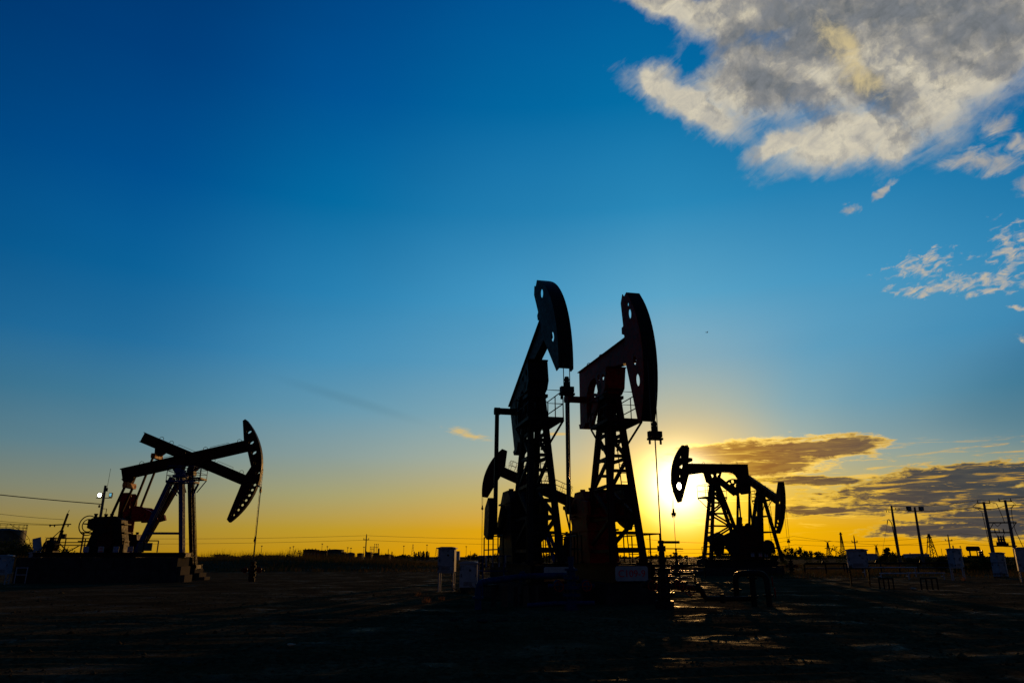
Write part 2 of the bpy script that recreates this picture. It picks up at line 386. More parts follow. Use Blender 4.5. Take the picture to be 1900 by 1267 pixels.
# ------------------------------------------------------------------ mesh helpers
class MB:
    def __init__(s): s.v = []; s.f = []
    def add(s, vs, fs):
        o = len(s.v)
        s.v += [tuple(p) for p in vs]
        s.f += [tuple(i + o for i in f) for f in fs]
        return s
    def box(s, c, d, rz=0.0, m=None):
        x, y, z = (k / 2 for k in d)
        vs = [Vector((i * x, j * y, k * z)) for k in (-1, 1) for j in (-1, 1) for i in (-1, 1)]
        mm = m if m is not None else Matrix.Rotation(rz, 3, 'Z')
        vs = [Vector(c) + mm @ p for p in vs]
        return s.add(vs, [(0, 2, 3, 1), (4, 5, 7, 6), (0, 1, 5, 4), (2, 6, 7, 3), (0, 4, 6, 2), (1, 3, 7, 5)])
    def bar(s, p, q, w, h=None, up=(0, 0, 1), w2=None, h2=None):
        """rectangular bar, w across and h along the 'up' side"""
        p, q = Vector(p), Vector(q); h = h or w; w2 = w2 or w; h2 = h2 or h
        d = (q - p).normalized(); u = Vector(up)
        if abs(d.dot(u)) > 0.98: u = Vector((1, 0, 0))
        sd = d.cross(u).normalized(); u = sd.cross(d).normalized()
        vs = []
        for c, ww, hh in ((p, w, h), (q, w2, h2)):
            vs += [c - sd * ww / 2 - u * hh / 2, c + sd * ww / 2 - u * hh / 2, c + sd * ww / 2 + u * hh / 2, c - sd * ww / 2 + u * hh / 2]
        return s.add(vs, [(3, 2, 1, 0), (4, 5, 6, 7), (0, 1, 5, 4), (1, 2, 6, 5), (2, 3, 7, 6), (3, 0, 4, 7)])
    def hbar(s, p, q, w, h, t=0.03, up=(0, 0, 1)):
        """rolled H section: two flanges and a web"""
        p, q = Vector(p), Vector(q)
        d = (q - p).normalized(); u = Vector(up)
        if abs(d.dot(u)) > 0.98: u = Vector((1, 0, 0))
        sd = d.cross(u).normalized(); u = sd.cross(d).normalized()
        o = u * (h / 2 - t / 2)
        s.bar(p + o, q + o, w, t, u); s.bar(p - o, q - o, w, t, u)
        return s.bar(p, q, t, h - 2 * t, u)
    def tube(s, p, q, r, n=8, r2=None):
        p, q = Vector(p), Vector(q); r2 = r if r2 is None else r2
        d = (q - p).normalized(); u = Vector((0, 0, 1)) if abs(d.z) < 0.9 else Vector((1, 0, 0))
        a = d.cross(u).normalized(); b = a.cross(d)
        vs = []
        for c, rr in ((p, r), (q, r2)):
            vs += [c + a * rr * math.cos(2 * math.pi * k / n) + b * rr * math.sin(2 * math.pi * k / n) for k in range(n)]
        fs = [(k, (k + 1) % n, n + (k + 1) % n, n + k) for k in range(n)]
        return s.add(vs, fs + [tuple(range(n))[::-1], tuple(range(n, 2 * n))])
    def path(s, pts, r, n=6, close=False):
        pts = [Vector(p) for p in pts]
        N = len(pts); vs = []; prev = None
        for i, p in enumerate(pts):
            if close: d = pts[(i + 1) % N] - pts[i - 1]
            else: d = pts[min(i + 1, N - 1)] - pts[max(i - 1, 0)]
            d.normalize()
            if prev is None:
                u = Vector((0, 0, 1)) if abs(d.z) < 0.9 else Vector((1, 0, 0))
                a = d.cross(u).normalized()
            else:
                a = prev - d * prev.dot(d); a.normalize()
            prev = a; b = d.cross(a)
            vs += [p + a * r * math.cos(2 * math.pi * k / n) + b * r * math.sin(2 * math.pi * k / n) for k in range(n)]
        fs = []
        for i in range(N if close else N - 1):
            j = (i + 1) % N
            fs += [(i * n + k, i * n + (k + 1) % n, j * n + (k + 1) % n, j * n + k) for k in range(n)]
        if not close: fs += [tuple(range(n))[::-1], tuple(range((N - 1) * n, N * n))]
        return s.add(vs, fs)
    def ring(s, c, axis, r, t, n=20):
        c = Vector(c); d = Vector(axis).normalized()
        u = Vector((0, 0, 1)) if abs(d.z) < 0.9 else Vector((1, 0, 0))
        a = d.cross(u).normalized(); b = d.cross(a)
        return s.path([c + a * r * math.cos(2 * math.pi * k / n) + b * r * math.sin(2 * math.pi * k / n) for k in range(n)], t, 6, True)
    def lathe(s, c, prof, n=16, axis=(0, 0, 1)):
        """prof: (radius, height) from bottom to top along axis"""
        d = Vector(axis).normalized(); c = Vector(c)
        u = Vector((0, 0, 1)) if abs(d.z) < 0.9 else Vector((1, 0, 0))
        a = d.cross(u).normalized(); b = d.cross(a)
        vs = []; fs = []
        for r, h in prof:
            vs += [c + d * h + a * r * math.cos(2 * math.pi * k / n) + b * r * math.sin(2 * math.pi * k / n) for k in range(n)]
        for i in range(len(prof) - 1):
            fs += [(i * n + k, i * n + (k + 1) % n, (i + 1) * n + (k + 1) % n, (i + 1) * n + k) for k in range(n)]
        L = len(prof) - 1
        return s.add(vs, fs + [tuple(range(n))[::-1], tuple(range(L * n, L * n + n))])
    def prism(s, outer, y0, y1, fr=None, holes=()):
        """polygon in (u, v) extruded across y0..y1; fr maps (u, y, v) to local space"""
        fr = fr or (lambda u, y, v: Vector((u, y, v)))
        loops = [[Vector((p[0], p[1], 0)) for p in lp] for lp in [outer, *holes]]
        tri = tessellate_polygon(loops)
        flat = [p for lp in loops for p in lp]; n = len(flat)
        vs = [fr(p.x, y0, p.y) for p in flat] + [fr(p.x, y1, p.y) for p in flat]
        fs = []
        for a, b, c in tri:
            fs.append((a, b, c)); fs.append((c + n, b + n, a + n))
        o = 0
        for lp in loops:
            L = len(lp)
            for k in range(L):
                i, j = o + k, o + (k + 1) % L
                fs.append((i, j, j + n, i + n))
            o += L
        return s.add(vs, fs)
    def mesh(s, name, mat):
        me = bpy.data.meshes.new(name)
        me.from_pydata(s.v, [], s.f)
        if mat: me.materials.append(M[mat] if isinstance(mat, str) else mat)
        return me
    def build(s, name, mat, parent=None, smooth=False, loc=(0, 0, 0), rz=0.0, label=None):
        import bmesh
        me = s.mesh(name, mat)
        bm = bmesh.new(); bm.from_mesh(me); bmesh.ops.recalc_face_normals(bm, faces=bm.faces); bm.to_mesh(me); bm.free()
        if smooth:
            for p in me.polygons: p.use_smooth = True
            try: me.set_sharp_from_angle(angle=R(40))
            except Exception: pass
        o = bpy.data.objects.new(name, me)
        COL.objects.link(o); o.location = loc; o.rotation_euler = (0, 0, rz)
        if parent is not None: o.parent = parent
        if label: o['label'] = label
        return o

def circle(c, r, n=14, ry=None, rot=0.0):
    ry = ry or r
    out = []
    for k in range(n):
        x, y = r * math.cos(2 * math.pi * k / n), ry * math.sin(2 * math.pi * k / n)
        out.append((c[0] + x * math.cos(rot) - y * math.sin(rot), c[1] + x * math.sin(rot) + y * math.cos(rot)))
    return out
def tag(o, label, cat, group=None):
    o['label'] = label; o['category'] = cat
    if group: o['group'] = group
    return o
def thing(name, label, cat, loc=(0, 0, 0), rz=0.0, group=None):
    o = bpy.data.objects.new(name, None)
    COL.objects.link(o); o.location = loc; o.rotation_euler = (0, 0, rz)
    o.empty_display_size = 0.5
    return tag(o, label, cat, group)
def copy_tree(o, parent=None):
    c = o.copy(); COL.objects.link(c)
    if parent is not None: c.parent = parent
    for ch in list(o.children): copy_tree(ch, c)
    return c
def struct(o, kind='structure'):
    o['kind'] = kind; return o
def text_mesh(s, size, name, mat, parent, mtx, depth=0.006):
    cu = bpy.data.curves.new(name, 'FONT'); cu.body = s; cu.size = size
    cu.extrude = depth; cu.align_x = 'CENTER'; cu.align_y = 'CENTER'; cu.resolution_u = 3
    ob = bpy.data.objects.new(name + '_tmp', cu); COL.objects.link(ob)
    dg = bpy.context.evaluated_depsgraph_get()
    me = bpy.data.meshes.new_from_object(ob.evaluated_get(dg))
    bpy.data.objects.remove(ob); bpy.data.curves.remove(cu)
    me.name = name; me.materials.clear(); me.materials.append(M[mat])
    o = bpy.data.objects.new(name, me); COL.objects.link(o); o.parent = parent
    o.matrix_local = mtx
    return o

# ------------------------------------------------------------------ ground
def vnoise(x, y, seed=0):
    xi, yi = np.floor(x).astype(np.int64), np.floor(y).astype(np.int64)
    xf, yf = x - xi, y - yi
    def h(a, b):
        n = (a * 374761393 + b * 668265263 + seed * 1442695041) & 0x7fffffff
        n = ((n ^ (n >> 13)) * 1274126177) & 0x7fffffff
        return ((n ^ (n >> 16)) & 0xffff) / 65535.0
    u, v = xf * xf * (3 - 2 * xf), yf * yf * (3 - 2 * yf)
    return (h(xi, yi) * (1 - u) + h(xi + 1, yi) * u) * (1 - v) + (h(xi, yi + 1) * (1 - u) + h(xi + 1, yi + 1) * u) * v
def fbm(x, y, o=4, seed=0):
    s, a = 0, 0.5
    for k in range(o):
        s = s + a * (vnoise(x * 2 ** k, y * 2 ** k, seed + k) - 0.5); a *= 0.5
    return s
def sstep(x, a, b):
    t = np.clip((x - a) / (b - a), 0, 1); return t * t * (3 - 2 * t)
def ground_h(x, y):
    x = np.asarray(x, float); y = np.asarray(y, float)
    near = 1 - sstep(y, 70, 120)
    z = (fbm(x * 0.10, y * 0.10, 3, 3) * 0.10 + fbm(x * 0.7, y * 0.7, 4, 9) * 0.07) * near
    # wheel ruts crossing the yard
    for a, b, c in ((0.10, 15.5, 0.0), (0.06, 20.0, 1.0), (-0.16, 17.0, 2.0), (0.02, 30.0, 3.0), (0.22, 11.5, 4.0)):
        for off in (0, 1.9):
            d = y - (b + off + a * x + 0.9 * np.sin(x * 0.17 + c))
            z = z - 0.045 * np.exp(-(d / 0.22) ** 2) * near + 0.03 * np.exp(-((np.abs(d) - 0.42) / 0.16) ** 2) * near
    # weedy bank behind the yard
    bank = sstep(y, 84, 96) * (1 - sstep(y, 112, 140))
    left = 1 - sstep(x, -32, -4)
    z = z + bank * (0.35 + 0.75 * left) * (1 + 0.5 * fbm(x * 0.15, y * 0.15, 3, 21))
    return z
ys = 9 + 2.6 * np.sinh(np.linspace(-3.0, 7.9, 460))
xs = 3.5 * np.sinh(np.linspace(-7.3, 7.3, 380))
gx, gy = np.meshgrid(xs, ys)
gz = ground_h(gx, gy)
nx, ny = len(xs), len(ys)
gv = np.stack([gx, gy, gz], -1).reshape(-1, 3)
ii = (np.arange(ny - 1)[:, None] * nx + np.arange(nx - 1)[None, :]).ravel()
gf = np.stack([ii, ii + 1, ii + nx + 1, ii + nx], -1)
me = bpy.data.meshes.new('ground')
me.from_pydata(gv.tolist(), [], gf.tolist())
for p in me.polygons: p.use_smooth = True
gm = bpy.data.materials.new('trodden_earth'); gm.use_nodes = True
g = G(gm.node_tree); bs = gm.node_tree.nodes['Principled BSDF']
t = g.new('ShaderNodeTexCoord')
P = t.outputs['Object']
mp = g.new('ShaderNodeMapping'); g.put(mp.inputs['Vector'], P); mp.inputs['Scale'].default_value = (0.5, 0.62, 1)
n1 = g.noise(mp.outputs[0], 0.55, 8, 0.62, 0.6)
n2 = g.noise(P, 3.0, 7, 0.65)
n4 = g.noise(mp.outputs[0], 1.6, 8, 0.68, 0.8)
c = g.ramp(n1, [(0.32, (0.045, 0.034, 0.016, 1)), (0.55, (0.095, 0.073, 0.034, 1)), (0.72, (0.16, 0.125, 0.065, 1))])
n5 = g.noise(P, 9.0, 8, 0.72)
c = g.mix(g.mapr(n2, 0.35, 0.65, 0, 0.5), c, (0.026, 0.016, 0.006, 1))
c = g.mix(g.mapr(n5, 0.42, 0.58, 0, 0.75), c, (0.018, 0.012, 0.005, 1))
pale = g.m('MULTIPLY', g.smooth(n4, 0.58, 0.72), g.smooth(n5, 0.44, 0.60))
c = g.mix(g.m('MULTIPLY', pale, 0.25), c, (0.15, 0.11, 0.065, 1))
g.put(bs.inputs['Base Color'], c)
smo = g.smooth(g.noise(mp.outputs[0], 0.9, 8, 0.66, 0.5), 0.53, 0.68)
smo = g.m('MULTIPLY', smo, g.smooth(n5, 0.42, 0.56))
g.put(bs.inputs['Roughness'], g.m('MULTIPLY_ADD', smo, -0.42, 0.86))
g.put(bs.inputs['Specular IOR Level'], g.m('MULTIPLY_ADD', smo, 0.016, 0.0))
b = g.new('ShaderNodeBump'); b.inputs['Strength'].default_value = 1.0; b.inputs['Distance'].default_value = 0.07
hgt = g.m('ADD', g.m('MULTIPLY', n2, 0.9), g.m('MULTIPLY', n5, 0.75))
hgt = g.m('ADD', hgt, g.m('MULTIPLY', g.noise(P, 30.0, 5, 0.7), 0.25))
g.put(b.inputs['Height'], hgt); g.put(bs.inputs['Normal'], b.outputs[0])
me.materials.append(gm)
ground = struct(bpy.data.objects.new('ground', me)); COL.objects.link(ground)
def gz_at(x, y): return float(ground_h(x, y))
# ------------------------------------------------------------------ pumpjacks
def arc_pts(r, a0, a1, n):
    return [(r * math.cos(R(a0 + (a1 - a0) * k / n)), r * math.sin(R(a0 + (a1 - a0) * k / n))) for k in range(n + 1)]
HEAD_A = [(2.61, 0.52), (3.60, -1.83)] + arc_pts(4.32, -26.2, 44.4, 18) + [(2.92, 3.20), (2.66, 3.10), (2.50, 3.26), (2.30, 2.95), (2.57, 1.52)]
HOLES_A = [((3.20, 2.13), .10, .20), ((3.34, 1.26), .11, .20), ((3.10, 1.25), .07, .22), ((3.49, 0.40), .10, .19), ((3.64, -0.47), .31, .34)]
HEAD_B = [(3.80, 0.49), (3.98, -0.8), (4.17, -2.12)] + arc_pts(4.96, -26.7, 34.1, 16) + [(3.84, 2.65), (3.74, 1.21)]
HEAD_L1 = [(3.82, .49), (3.97, -.79), (4.14, -1.62), (4.18, -2.1), (4.36, -2.16)] + [(u - .24, v) for u, v in arc_pts(4.96, -24, 31.5, 16)] + [(3.90, 2.68), (3.72, 2.60), (3.66, 1.21)]
HOLES_L1 = [((4.06, 1.75), .18, .13), ((4.14, .98), .18, .13), ((4.24, .25), .18, .13), ((4.32, -.48), .16, .12), ((4.36, -1.2), .13, .11)]
HOLES_L2 = [((4.66, .85), .15, .11), ((4.68, .45), .15, .11), ((4.69, .03), .15, .11), ((4.66, -.38), .15, .11), ((4.60, -.78), .15, .11), ((4.52, -1.2), .14, .11), ((4.42, -1.65), .11, .09), ((4.62, 1.3), .12, .09), ((4.5, 1.75), .12, .09)]
HEAD_FAR = [(3.45, .35), (3.75, -.8), (4.05, -2.15)] + arc_pts(4.96, -26.7, 34.1, 16) + [(3.72, 2.75), (3.38, 1.28)]
HOLES_B = [((4.5, 1.2), .12, .10), ((4.6, .3), .12, .10), ((4.55, -.6), .12, .10)]
BEAM_A = [(2.58, 1.52), (-3.65, 1.42), (-3.60, -1.03), (-2.50, -1.10), (-2.59, -.44), (-2.57, -.05), (-2.48, .25), (-2.32, .50), (-2.08, .66), (-1.79, .74), (.81, .73), (2.60, .52)]

def lattice(root, tops, bases, mat, zlev, lw, order, diag=True):
    """legs and bracing of a tower; each leg and brace its own piece"""
    post = MB().box((sum(t[0] for t in tops) / 4, 0, tops[0][2] + .06), (.9, .85, .12)).build('samson_post', mat, root)
    tops = [Vector(t) for t in tops]; bases = [Vector(b) for b in bases]
    for t, b in zip(tops, bases):
        MB().hbar(b, t, lw * .8, lw, .035, (1, 0, 0)).build('leg', mat, post)
        MB().box((b.x, b.y, b.z + .03), (lw + .22, lw + .2, .06)).build('foot_plate', mat, post)
    def pt(i, f): return bases[i].lerp(tops[i], f)
    for n, (i, j) in enumerate(order):
        side = n < 2
        for k, f in enumerate(zlev if side else [.08 + .092 * q for q in range(9)]):
            MB().bar(pt(i, f), pt(j, f), .11, .12).build('brace', mat, post)
            if side and k + 1 < len(zlev):
                a, b = (i, j) if k % 2 else (j, i)
                MB().bar(pt(a, f), pt(b, zlev[k + 1]), .11, .13).build('brace', mat, post)
    return post

def ladder(root, p, q, off, mat, w=.42, step=.33, name='ladder'):
    p, q = Vector(p), Vector(q); o = Vector(off).normalized() * (w / 2)
    b = MB().tube(p - o, q - o, .022, 6).tube(p + o, q + o, .022, 6)
    n = int((q - p).length / step)
    for k in range(1, n):
        c = p.lerp(q, k / n); b.tube(c - o, c + o, .014, 5)
    return b.build(name, mat, root)

def railing(root, pts, h, mat, mids=1, r=.022, name='railing', gap=1.0):
    b = MB()
    for k in range(1, mids + 2):
        b.path([Vector(p) + Vector((0, 0, h * k / (mids + 1))) for p in pts], r, 6)
    for p, q in zip(pts, pts[1:]):
        p, q = Vector(p), Vector(q); n = max(1, round((q - p).length / gap))
        for k in range(n + 1):
            c = p.lerp(q, k / n); b.tube(c, c + Vector((0, 0, h)), r, 6)
    return b.build(name, mat, root)

def platform(root, a0, a1, b0, b1, z, h, mat, hole, mids=1):
    ob = MB()
    for y in (b0, b1): ob.bar((a0, y, z), (a1, y, z), .06, .12)
    for x in (a0, a1): ob.bar((x, b0, z), (x, b1, z), .06, .12)
    n = int((a1 - a0) / .12)
    for k in range(1, n):
        x = a0 + (a1 - a0) * k / n
        if hole[0] < x < hole[1]:
            ob.bar((x, b0, z + .02), (x, -hole[2], z + .02), .025, .05); ob.bar((x, hole[2], z + .02), (x, b1, z + .02), .025, .05)
        else: ob.bar((x, b0, z + .02), (x, b1, z + .02), .025, .05)
    pl = ob.build('platform', mat, root)
    railing(pl, [(a0, b0, z + .06), (a1, b0, z + .06), (a1, b1, z + .06), (a0, b1, z + .06), (a0, b0, z + .06)], h, mat, mids)
    for x, y in ((a1, b0), (a1, b1), (a0, b0), (a0, b1)):
        MB().bar((x, y, z - .05), (x * .45, y * .45, z - .95), .06, .06).build('bracket', mat, pl)
    return pl

def horsehead(root, poly, holes, hw, fr, mat):
    b = MB(); n = len(poly)
    for k in range(n):
        p, q = poly[k], poly[(k + 1) % n]
        if min(math.hypot(*p), math.hypot(*q)) < .955 * max(math.hypot(*c) for c in poly): continue   # the back stays open
        b.add([fr(p[0], -hw + .002, p[1]), fr(q[0], -hw + .002, q[1]), fr(q[0], hw - .002, q[1]), fr(p[0], hw - .002, p[1])], [(0, 1, 2, 3)])
    hd = b.build('horsehead', 'black', root)
    hl = [circle(c, rx, 14, ry, R(20)) for c, rx, ry in holes]
    for y in (-hw, hw):
        MB().prism(poly, y - .012, y + .012, fr, hl).build('side_plate', mat, hd)
    if holes and holes[0][0][0] < 3.5:   # stop block at the back of the tall heads
        MB().prism([(2.12, 1.75), (2.12, 2.0), (2.45, 2.05), (2.5, 1.6)], -.2, .2, fr).build('stop_block', mat, hd)
    return hd

def bridle(root, Rr, H, zc, zw, mat='cable', s=.11, ztop=None, k=1.0):
    x = Rr + .03
    for y in (-s, s):
        MB().tube((x, y, zc + .05), (x, y, ztop or H), .016, 6).build('bridle_cable', mat, root)
    cb = MB().box((x, 0, zc), (.22 * k, .46 * k, .20 * k)).build('carrier_bar', 'black', root)
    MB().box((x, 0, zc - .16 * k), (.20 * k, .52 * k, .07)).build('load_cell', 'black', cb)
    for y in (-.2 * k, .2 * k): MB().tube((x, y, zc - .34 * k), (x, y, zc - .1 * k), .04 * k, 8).build('clamp_bolt', 'black', cb)
    MB().lathe((x, 0, zc + .1 * k), [(.10 * k, 0), (.11 * k, .14 * k), (.08 * k, .2 * k), (.10 * k, .24 * k), (.07 * k, .36 * k)], 10).build('rod_clamp', 'black', cb)
    MB().tube((x, 0, zw), (x, 0, zc), .024, 8).build('polished_rod', 'steel', root)

def skid(root, a0, a1, bw, z0, z1, mat):
    sk = MB().hbar((a0, -bw, (z0 + z1) / 2), (a1, -bw, (z0 + z1) / 2), .26, z1 - z0, .035).hbar((a0, bw, (z0 + z1) / 2), (a1, bw, (z0 + z1) / 2), .26, z1 - z0, .035).build('base_skid', mat, root)
    n = max(3, int((a1 - a0) / 1.2))
    for k in range(n + 1):
        x = a0 + .1 + (a1 - a0 - .2) * k / n
        MB().bar((x, -bw + .13, (z0 + z1) / 2), (x, bw - .13, (z0 + z1) / 2), .16, (z1 - z0) * .86).build('cross_member', mat, sk)
    return sk

def gearbox(root, poly, hb, mat, studs=True):
    gb = MB().prism(poly, -hb, hb).build('gearbox', mat, root)
    zt = max(p[1] for p in poly); xs_ = [p[0] for p in poly if p[1] > zt - .5]
    x0, x1 = min(xs_), max(xs_)
    for k in range(4):
        x = x0 + (x1 - x0) * (.15 + .23 * k)
        MB().lathe((x, (-.2, .15, -.1, .2)[k], zt - .25), [(.09, 0), (.09, .34), (.12, .34), (.12, .42)], 10).build('breather_cap', mat, gb)
    for k in range(3):
        MB().box((x0 + (x1 - x0) * .5, 0, zt - .5 - .55 * k), (x1 - x0 + .5 + .15 * k, hb * 2 + .08, .07)).build('flange', mat, gb)
    return gb

def cranks(root, shaft, cr, cws, y0, y1, cy0, cy1, mat, cmat, only=0):
    MB().tube((shaft[0], -y1 - .02, shaft[1]), (shaft[0], y1 + .02, shaft[1]), .17, 14).build('crank_shaft', 'black', root)
    for s in (-1, 1):
        b = MB()
        for (p, q, w) in cr:
            d = Vector((q[0] - p[0], q[1] - p[1])); d.normalize(); n_ = Vector((-d.y, d.x)) * (w / 2)
            P, Q = Vector(p) - d * .28, Vector(q) + d * .24
            e = d * (w * .28)
            poly = [P + n_ + e, P + n_ * .45, P - n_ * .45, P - n_ + e, Q - n_ - e, Q - n_ * .45, Q + n_ * .45, Q + n_ - e]
            b.prism([(k.x, k.y) for k in poly], *sorted((s * y0, s * y1)))
        ck = b.build('crank', mat, root)
        for poly in cws:
            if only and s != only: continue
            cw = MB().prism(poly, *sorted((s * cy0, s * cy1))).build('counterweight', cmat, ck)

def pitman(root, eq, pin, y, mat, wd=.13, cbar=.16, emat=None):
    e = emat or mat
    MB().bar((eq[0], -y - .12, eq[2]), (eq[0], y + .12, eq[2]), .30, cbar).build('equalizer', e, root)
    for s in (-1, 1):
        MB().bar((eq[0], s * y, eq[2]), (pin[0], s * y, pin[1]), wd, wd, (0, 1, 0)).build('pitman_arm', mat, root)
        MB().tube((eq[0], s * y - .12, eq[2]), (eq[0], s * y + .12, eq[2]), .17, 12).build('wrist_bearing', e, root)
        MB().tube((pin[0], s * y - .13, pin[1]), (pin[0], s * y + .13, pin[1]), .16, 12).build('crank_pin', 'black', root)

def motor(root, x, z, mat, yb=0.0, rz=0.0):
    m_ = MB().lathe((x, yb - .45, z + .42), [(.20, 0), (.34, .06), (.36, .15), (.36, .75), (.34, .84), (.18, .9)], 16, (0, 1, 0)).build('motor', mat, root, True)
    for k in range(8): MB().ring((x, yb - .28 + .08 * k, z + .42), (0, 1, 0), .365, .014, 16).build('cooling_fin', mat, m_)
    MB().box((x, yb, z + .05), (.7, .8, .1)).build('motor_base', mat, m_)
    MB().box((x, yb + .1, z + .86), (.28, .3, .2)).build('terminal_box', mat, m_)

def make_frame(tilt, H, s=1.0):
    ct, st = math.cos(R(tilt)), math.sin(R(tilt))
    return lambda u, y, v: Vector((s * (u * ct - v * st), y, H + s * (u * st + v * ct)))

def plates_row(root, pts, rz_mtx, mats, name='notice_plate'):
    for k, p in enumerate(pts):
        pl = MB().box((0, 0, 0), (.36, .015, .36)).build(name, mats[k % len(mats)], root)
        pl.location = p; pl.rotation_euler = (0, 0, rz_mtx)
        ink = MB()
        ink.box((0, -.012, -.10), (.26, .006, .03)); ink.box((0, -.012, -.15), (.20, .006, .02))
        if k % 2: ink.bar((-.1, -.012, -.02), (.1, -.012, .13), .02, .006, (0, 1, 0)); ink.bar((-.1, -.012, .13), (.1, -.012, -.02), .02, .006, (0, 1, 0))
        else: ink.ring((0, -.012, .05), (0, 1, 0), .09, .015, 14)
        ink.build('pictogram', 'signink' if k % 2 else 'signblue', pl)

def pump_a(label, X, Y, yaw, tilt, H, paint, towermat, carrier_z, cbv, pin, shaft, cr, cws, zb=.70, zs=1.35, cwy=(1.03, 1.30), hw=.26, wz=1.5, headmat=None, holes=None):
    root = thing('pumpjack', label, 'pumpjack', (X, Y, 0), R(yaw), 'pumpjacks of the oil field')
    fr = make_frame(tilt, H)
    skid(root, -5.3, 1.95, .72, zb, zs, towermat)
    tops = [(.27, -.24, H - .5), (.27, .24, H - .5), (-.27, .24, H - .5), (-.27, -.24, H - .5)]
    bases = [(1.3, -.6, zs), (1.3, .6, zs), (-2.4, .45, zs), (-2.4, -.45, zs)]
    lattice(root, tops, bases, towermat, [.07, .26, .45, .62, .77, .90], .26, [(0, 3), (1, 2), (0, 1), (2, 3)])
    ladder(root, (1.42, .22, zs), (.50, .16, H - 1.2), (0, 1, 0), towermat)
    platform(root, -.7, 1.45, -.62, .74, H - 1.55, 1.05, towermat, (-.6, .75, .33))
    MB().tube((0, -.42, H), (0, .42, H), .22, 16).build('centre_bearing', towermat, root)
    MB().box((0, 0, H - .30), (.62, .72, .34)).build('bearing_saddle', towermat, root)
    bm_ = MB().prism(BEAM_A, -.16, .16, fr).build('walking_beam', paint, root)
    for v in (1.47,):
        MB().prism([(2.55, v + .02), (-3.66, v - .06), (-3.66, v - .02), (2.55, v + .06)], -.24, .24, fr).build('flange', paint, bm_)
    for y in (-.40, .40):
        MB().prism([(.81, .75), (-.65, .74), (-.20, -.27), (.30, -.30), (.62, -.10)], y - .02, y + .02, fr,
                   [[(-.33, .58), (.02, .60), (-.10, .25)], circle((.42, .38), .14, 10)]).build('pivot_bracket', paint, bm_)
    MB().prism([(.76, .74), (.82, .74), (.64, -.10), (.58, -.10)], -.38, .38, fr).build('pivot_bracket', paint, bm_)
    MB().prism([(-.25, .05), (.55, .05), (.30, -.28), (-.18, -.26)], -.38, .38, fr).build('pivot_bracket', paint, bm_)
    MB().prism([(-.7, .745), (.9, .735), (.9, .70), (-.7, .71)], -.42, .42, fr).build('pivot_bracket', paint, bm_)
    for y in (-.2, .2):
        MB().prism([(-.30, .46), (-.24, .24), (-2.02, -1.14), (-2.25, -1.02)], y - .03, y + .03, fr).build('tail_strut', paint, bm_)
        MB().prism([(-.28, .14), (-.22, -.04), (-1.98, -1.38), (-2.20, -1.28)], y - .03, y + .03, fr).build('tail_strut', paint, bm_)
    MB().prism([(-1.09, -.18), (-1.52, .06), (-1.88, .15), (-2.33, .12), (-2.58, .02), (-2.52, -1.15), (-2.19, -1.31), (-1.84, -.92), (-1.44, -.57)], -.03, .03, fr,
               [circle((-1.91, -.10), .19, 4, None, R(45)), circle((-2.27, -.42), .26, 10, .15, R(-25)), circle((-1.52, -.28), .16, 8, .10)]).build('gusset_plate', paint, bm_)
    for u in (-2.6, -.9, .9, 2.1):
        c = fr(u, 0, 1.56); MB().ring(c, (1, 0, 0) if u != .9 else (0, 1, 0), .11, .016, 12).build('lifting_eye', paint, bm_)
    MB().prism([(-3.56, -1.0), (-3.45, -1.22), (-2.85, -1.28), (-2.6, -1.06)], -.24, .24, fr).build('tail_weight', paint, bm_)
    horsehead(root, HEAD_A, holes or HOLES_A, hw, fr, headmat or paint)
    eq = fr(-3.05, 0, cbv)
    pitman(root, eq, pin, .92, towermat, .16, .24, paint)
    gearbox(root, [(-1.35, zs), (-1.70, 3.1), (-1.80, 3.9), (-2.25, 4.25), (-3.25, 4.25), (-3.7, 3.8), (-3.8, 3.1), (-3.95, zs)], .62, paint)
    cranks(root, shaft, cr, cws, .66, .80, *cwy, paint, towermat, 1 if cwy[0] < .9 else 0)
    motor(root, -4.7, zs + .1, 'black')
    MB().lathe((-4.4, .78, 2.4), [(.2, 0), (.62, .02), (.62, .22), (.2, .24)], 20, (0, 1, 0)).build('belt_guard', towermat, root)
    railing(root, [(-4.9, -1.1, zs), (-.9, -1.1, zs)], 1.05, towermat, 1, .028, 'guard_rail', 1.0)
    railing(root, [(-4.9, 1.1, zs), (1.7, 1.1, zs), (1.9, .2, zs)], 1.05, towermat, 1, .028, 'guard_rail', 1.0)
    bridle(root, 4.32, H, carrier_z, wz, ztop=H + 4.32 * math.sin(R(max(tilt - 24, -24))) if tilt > 10 else H)
    return root, fr

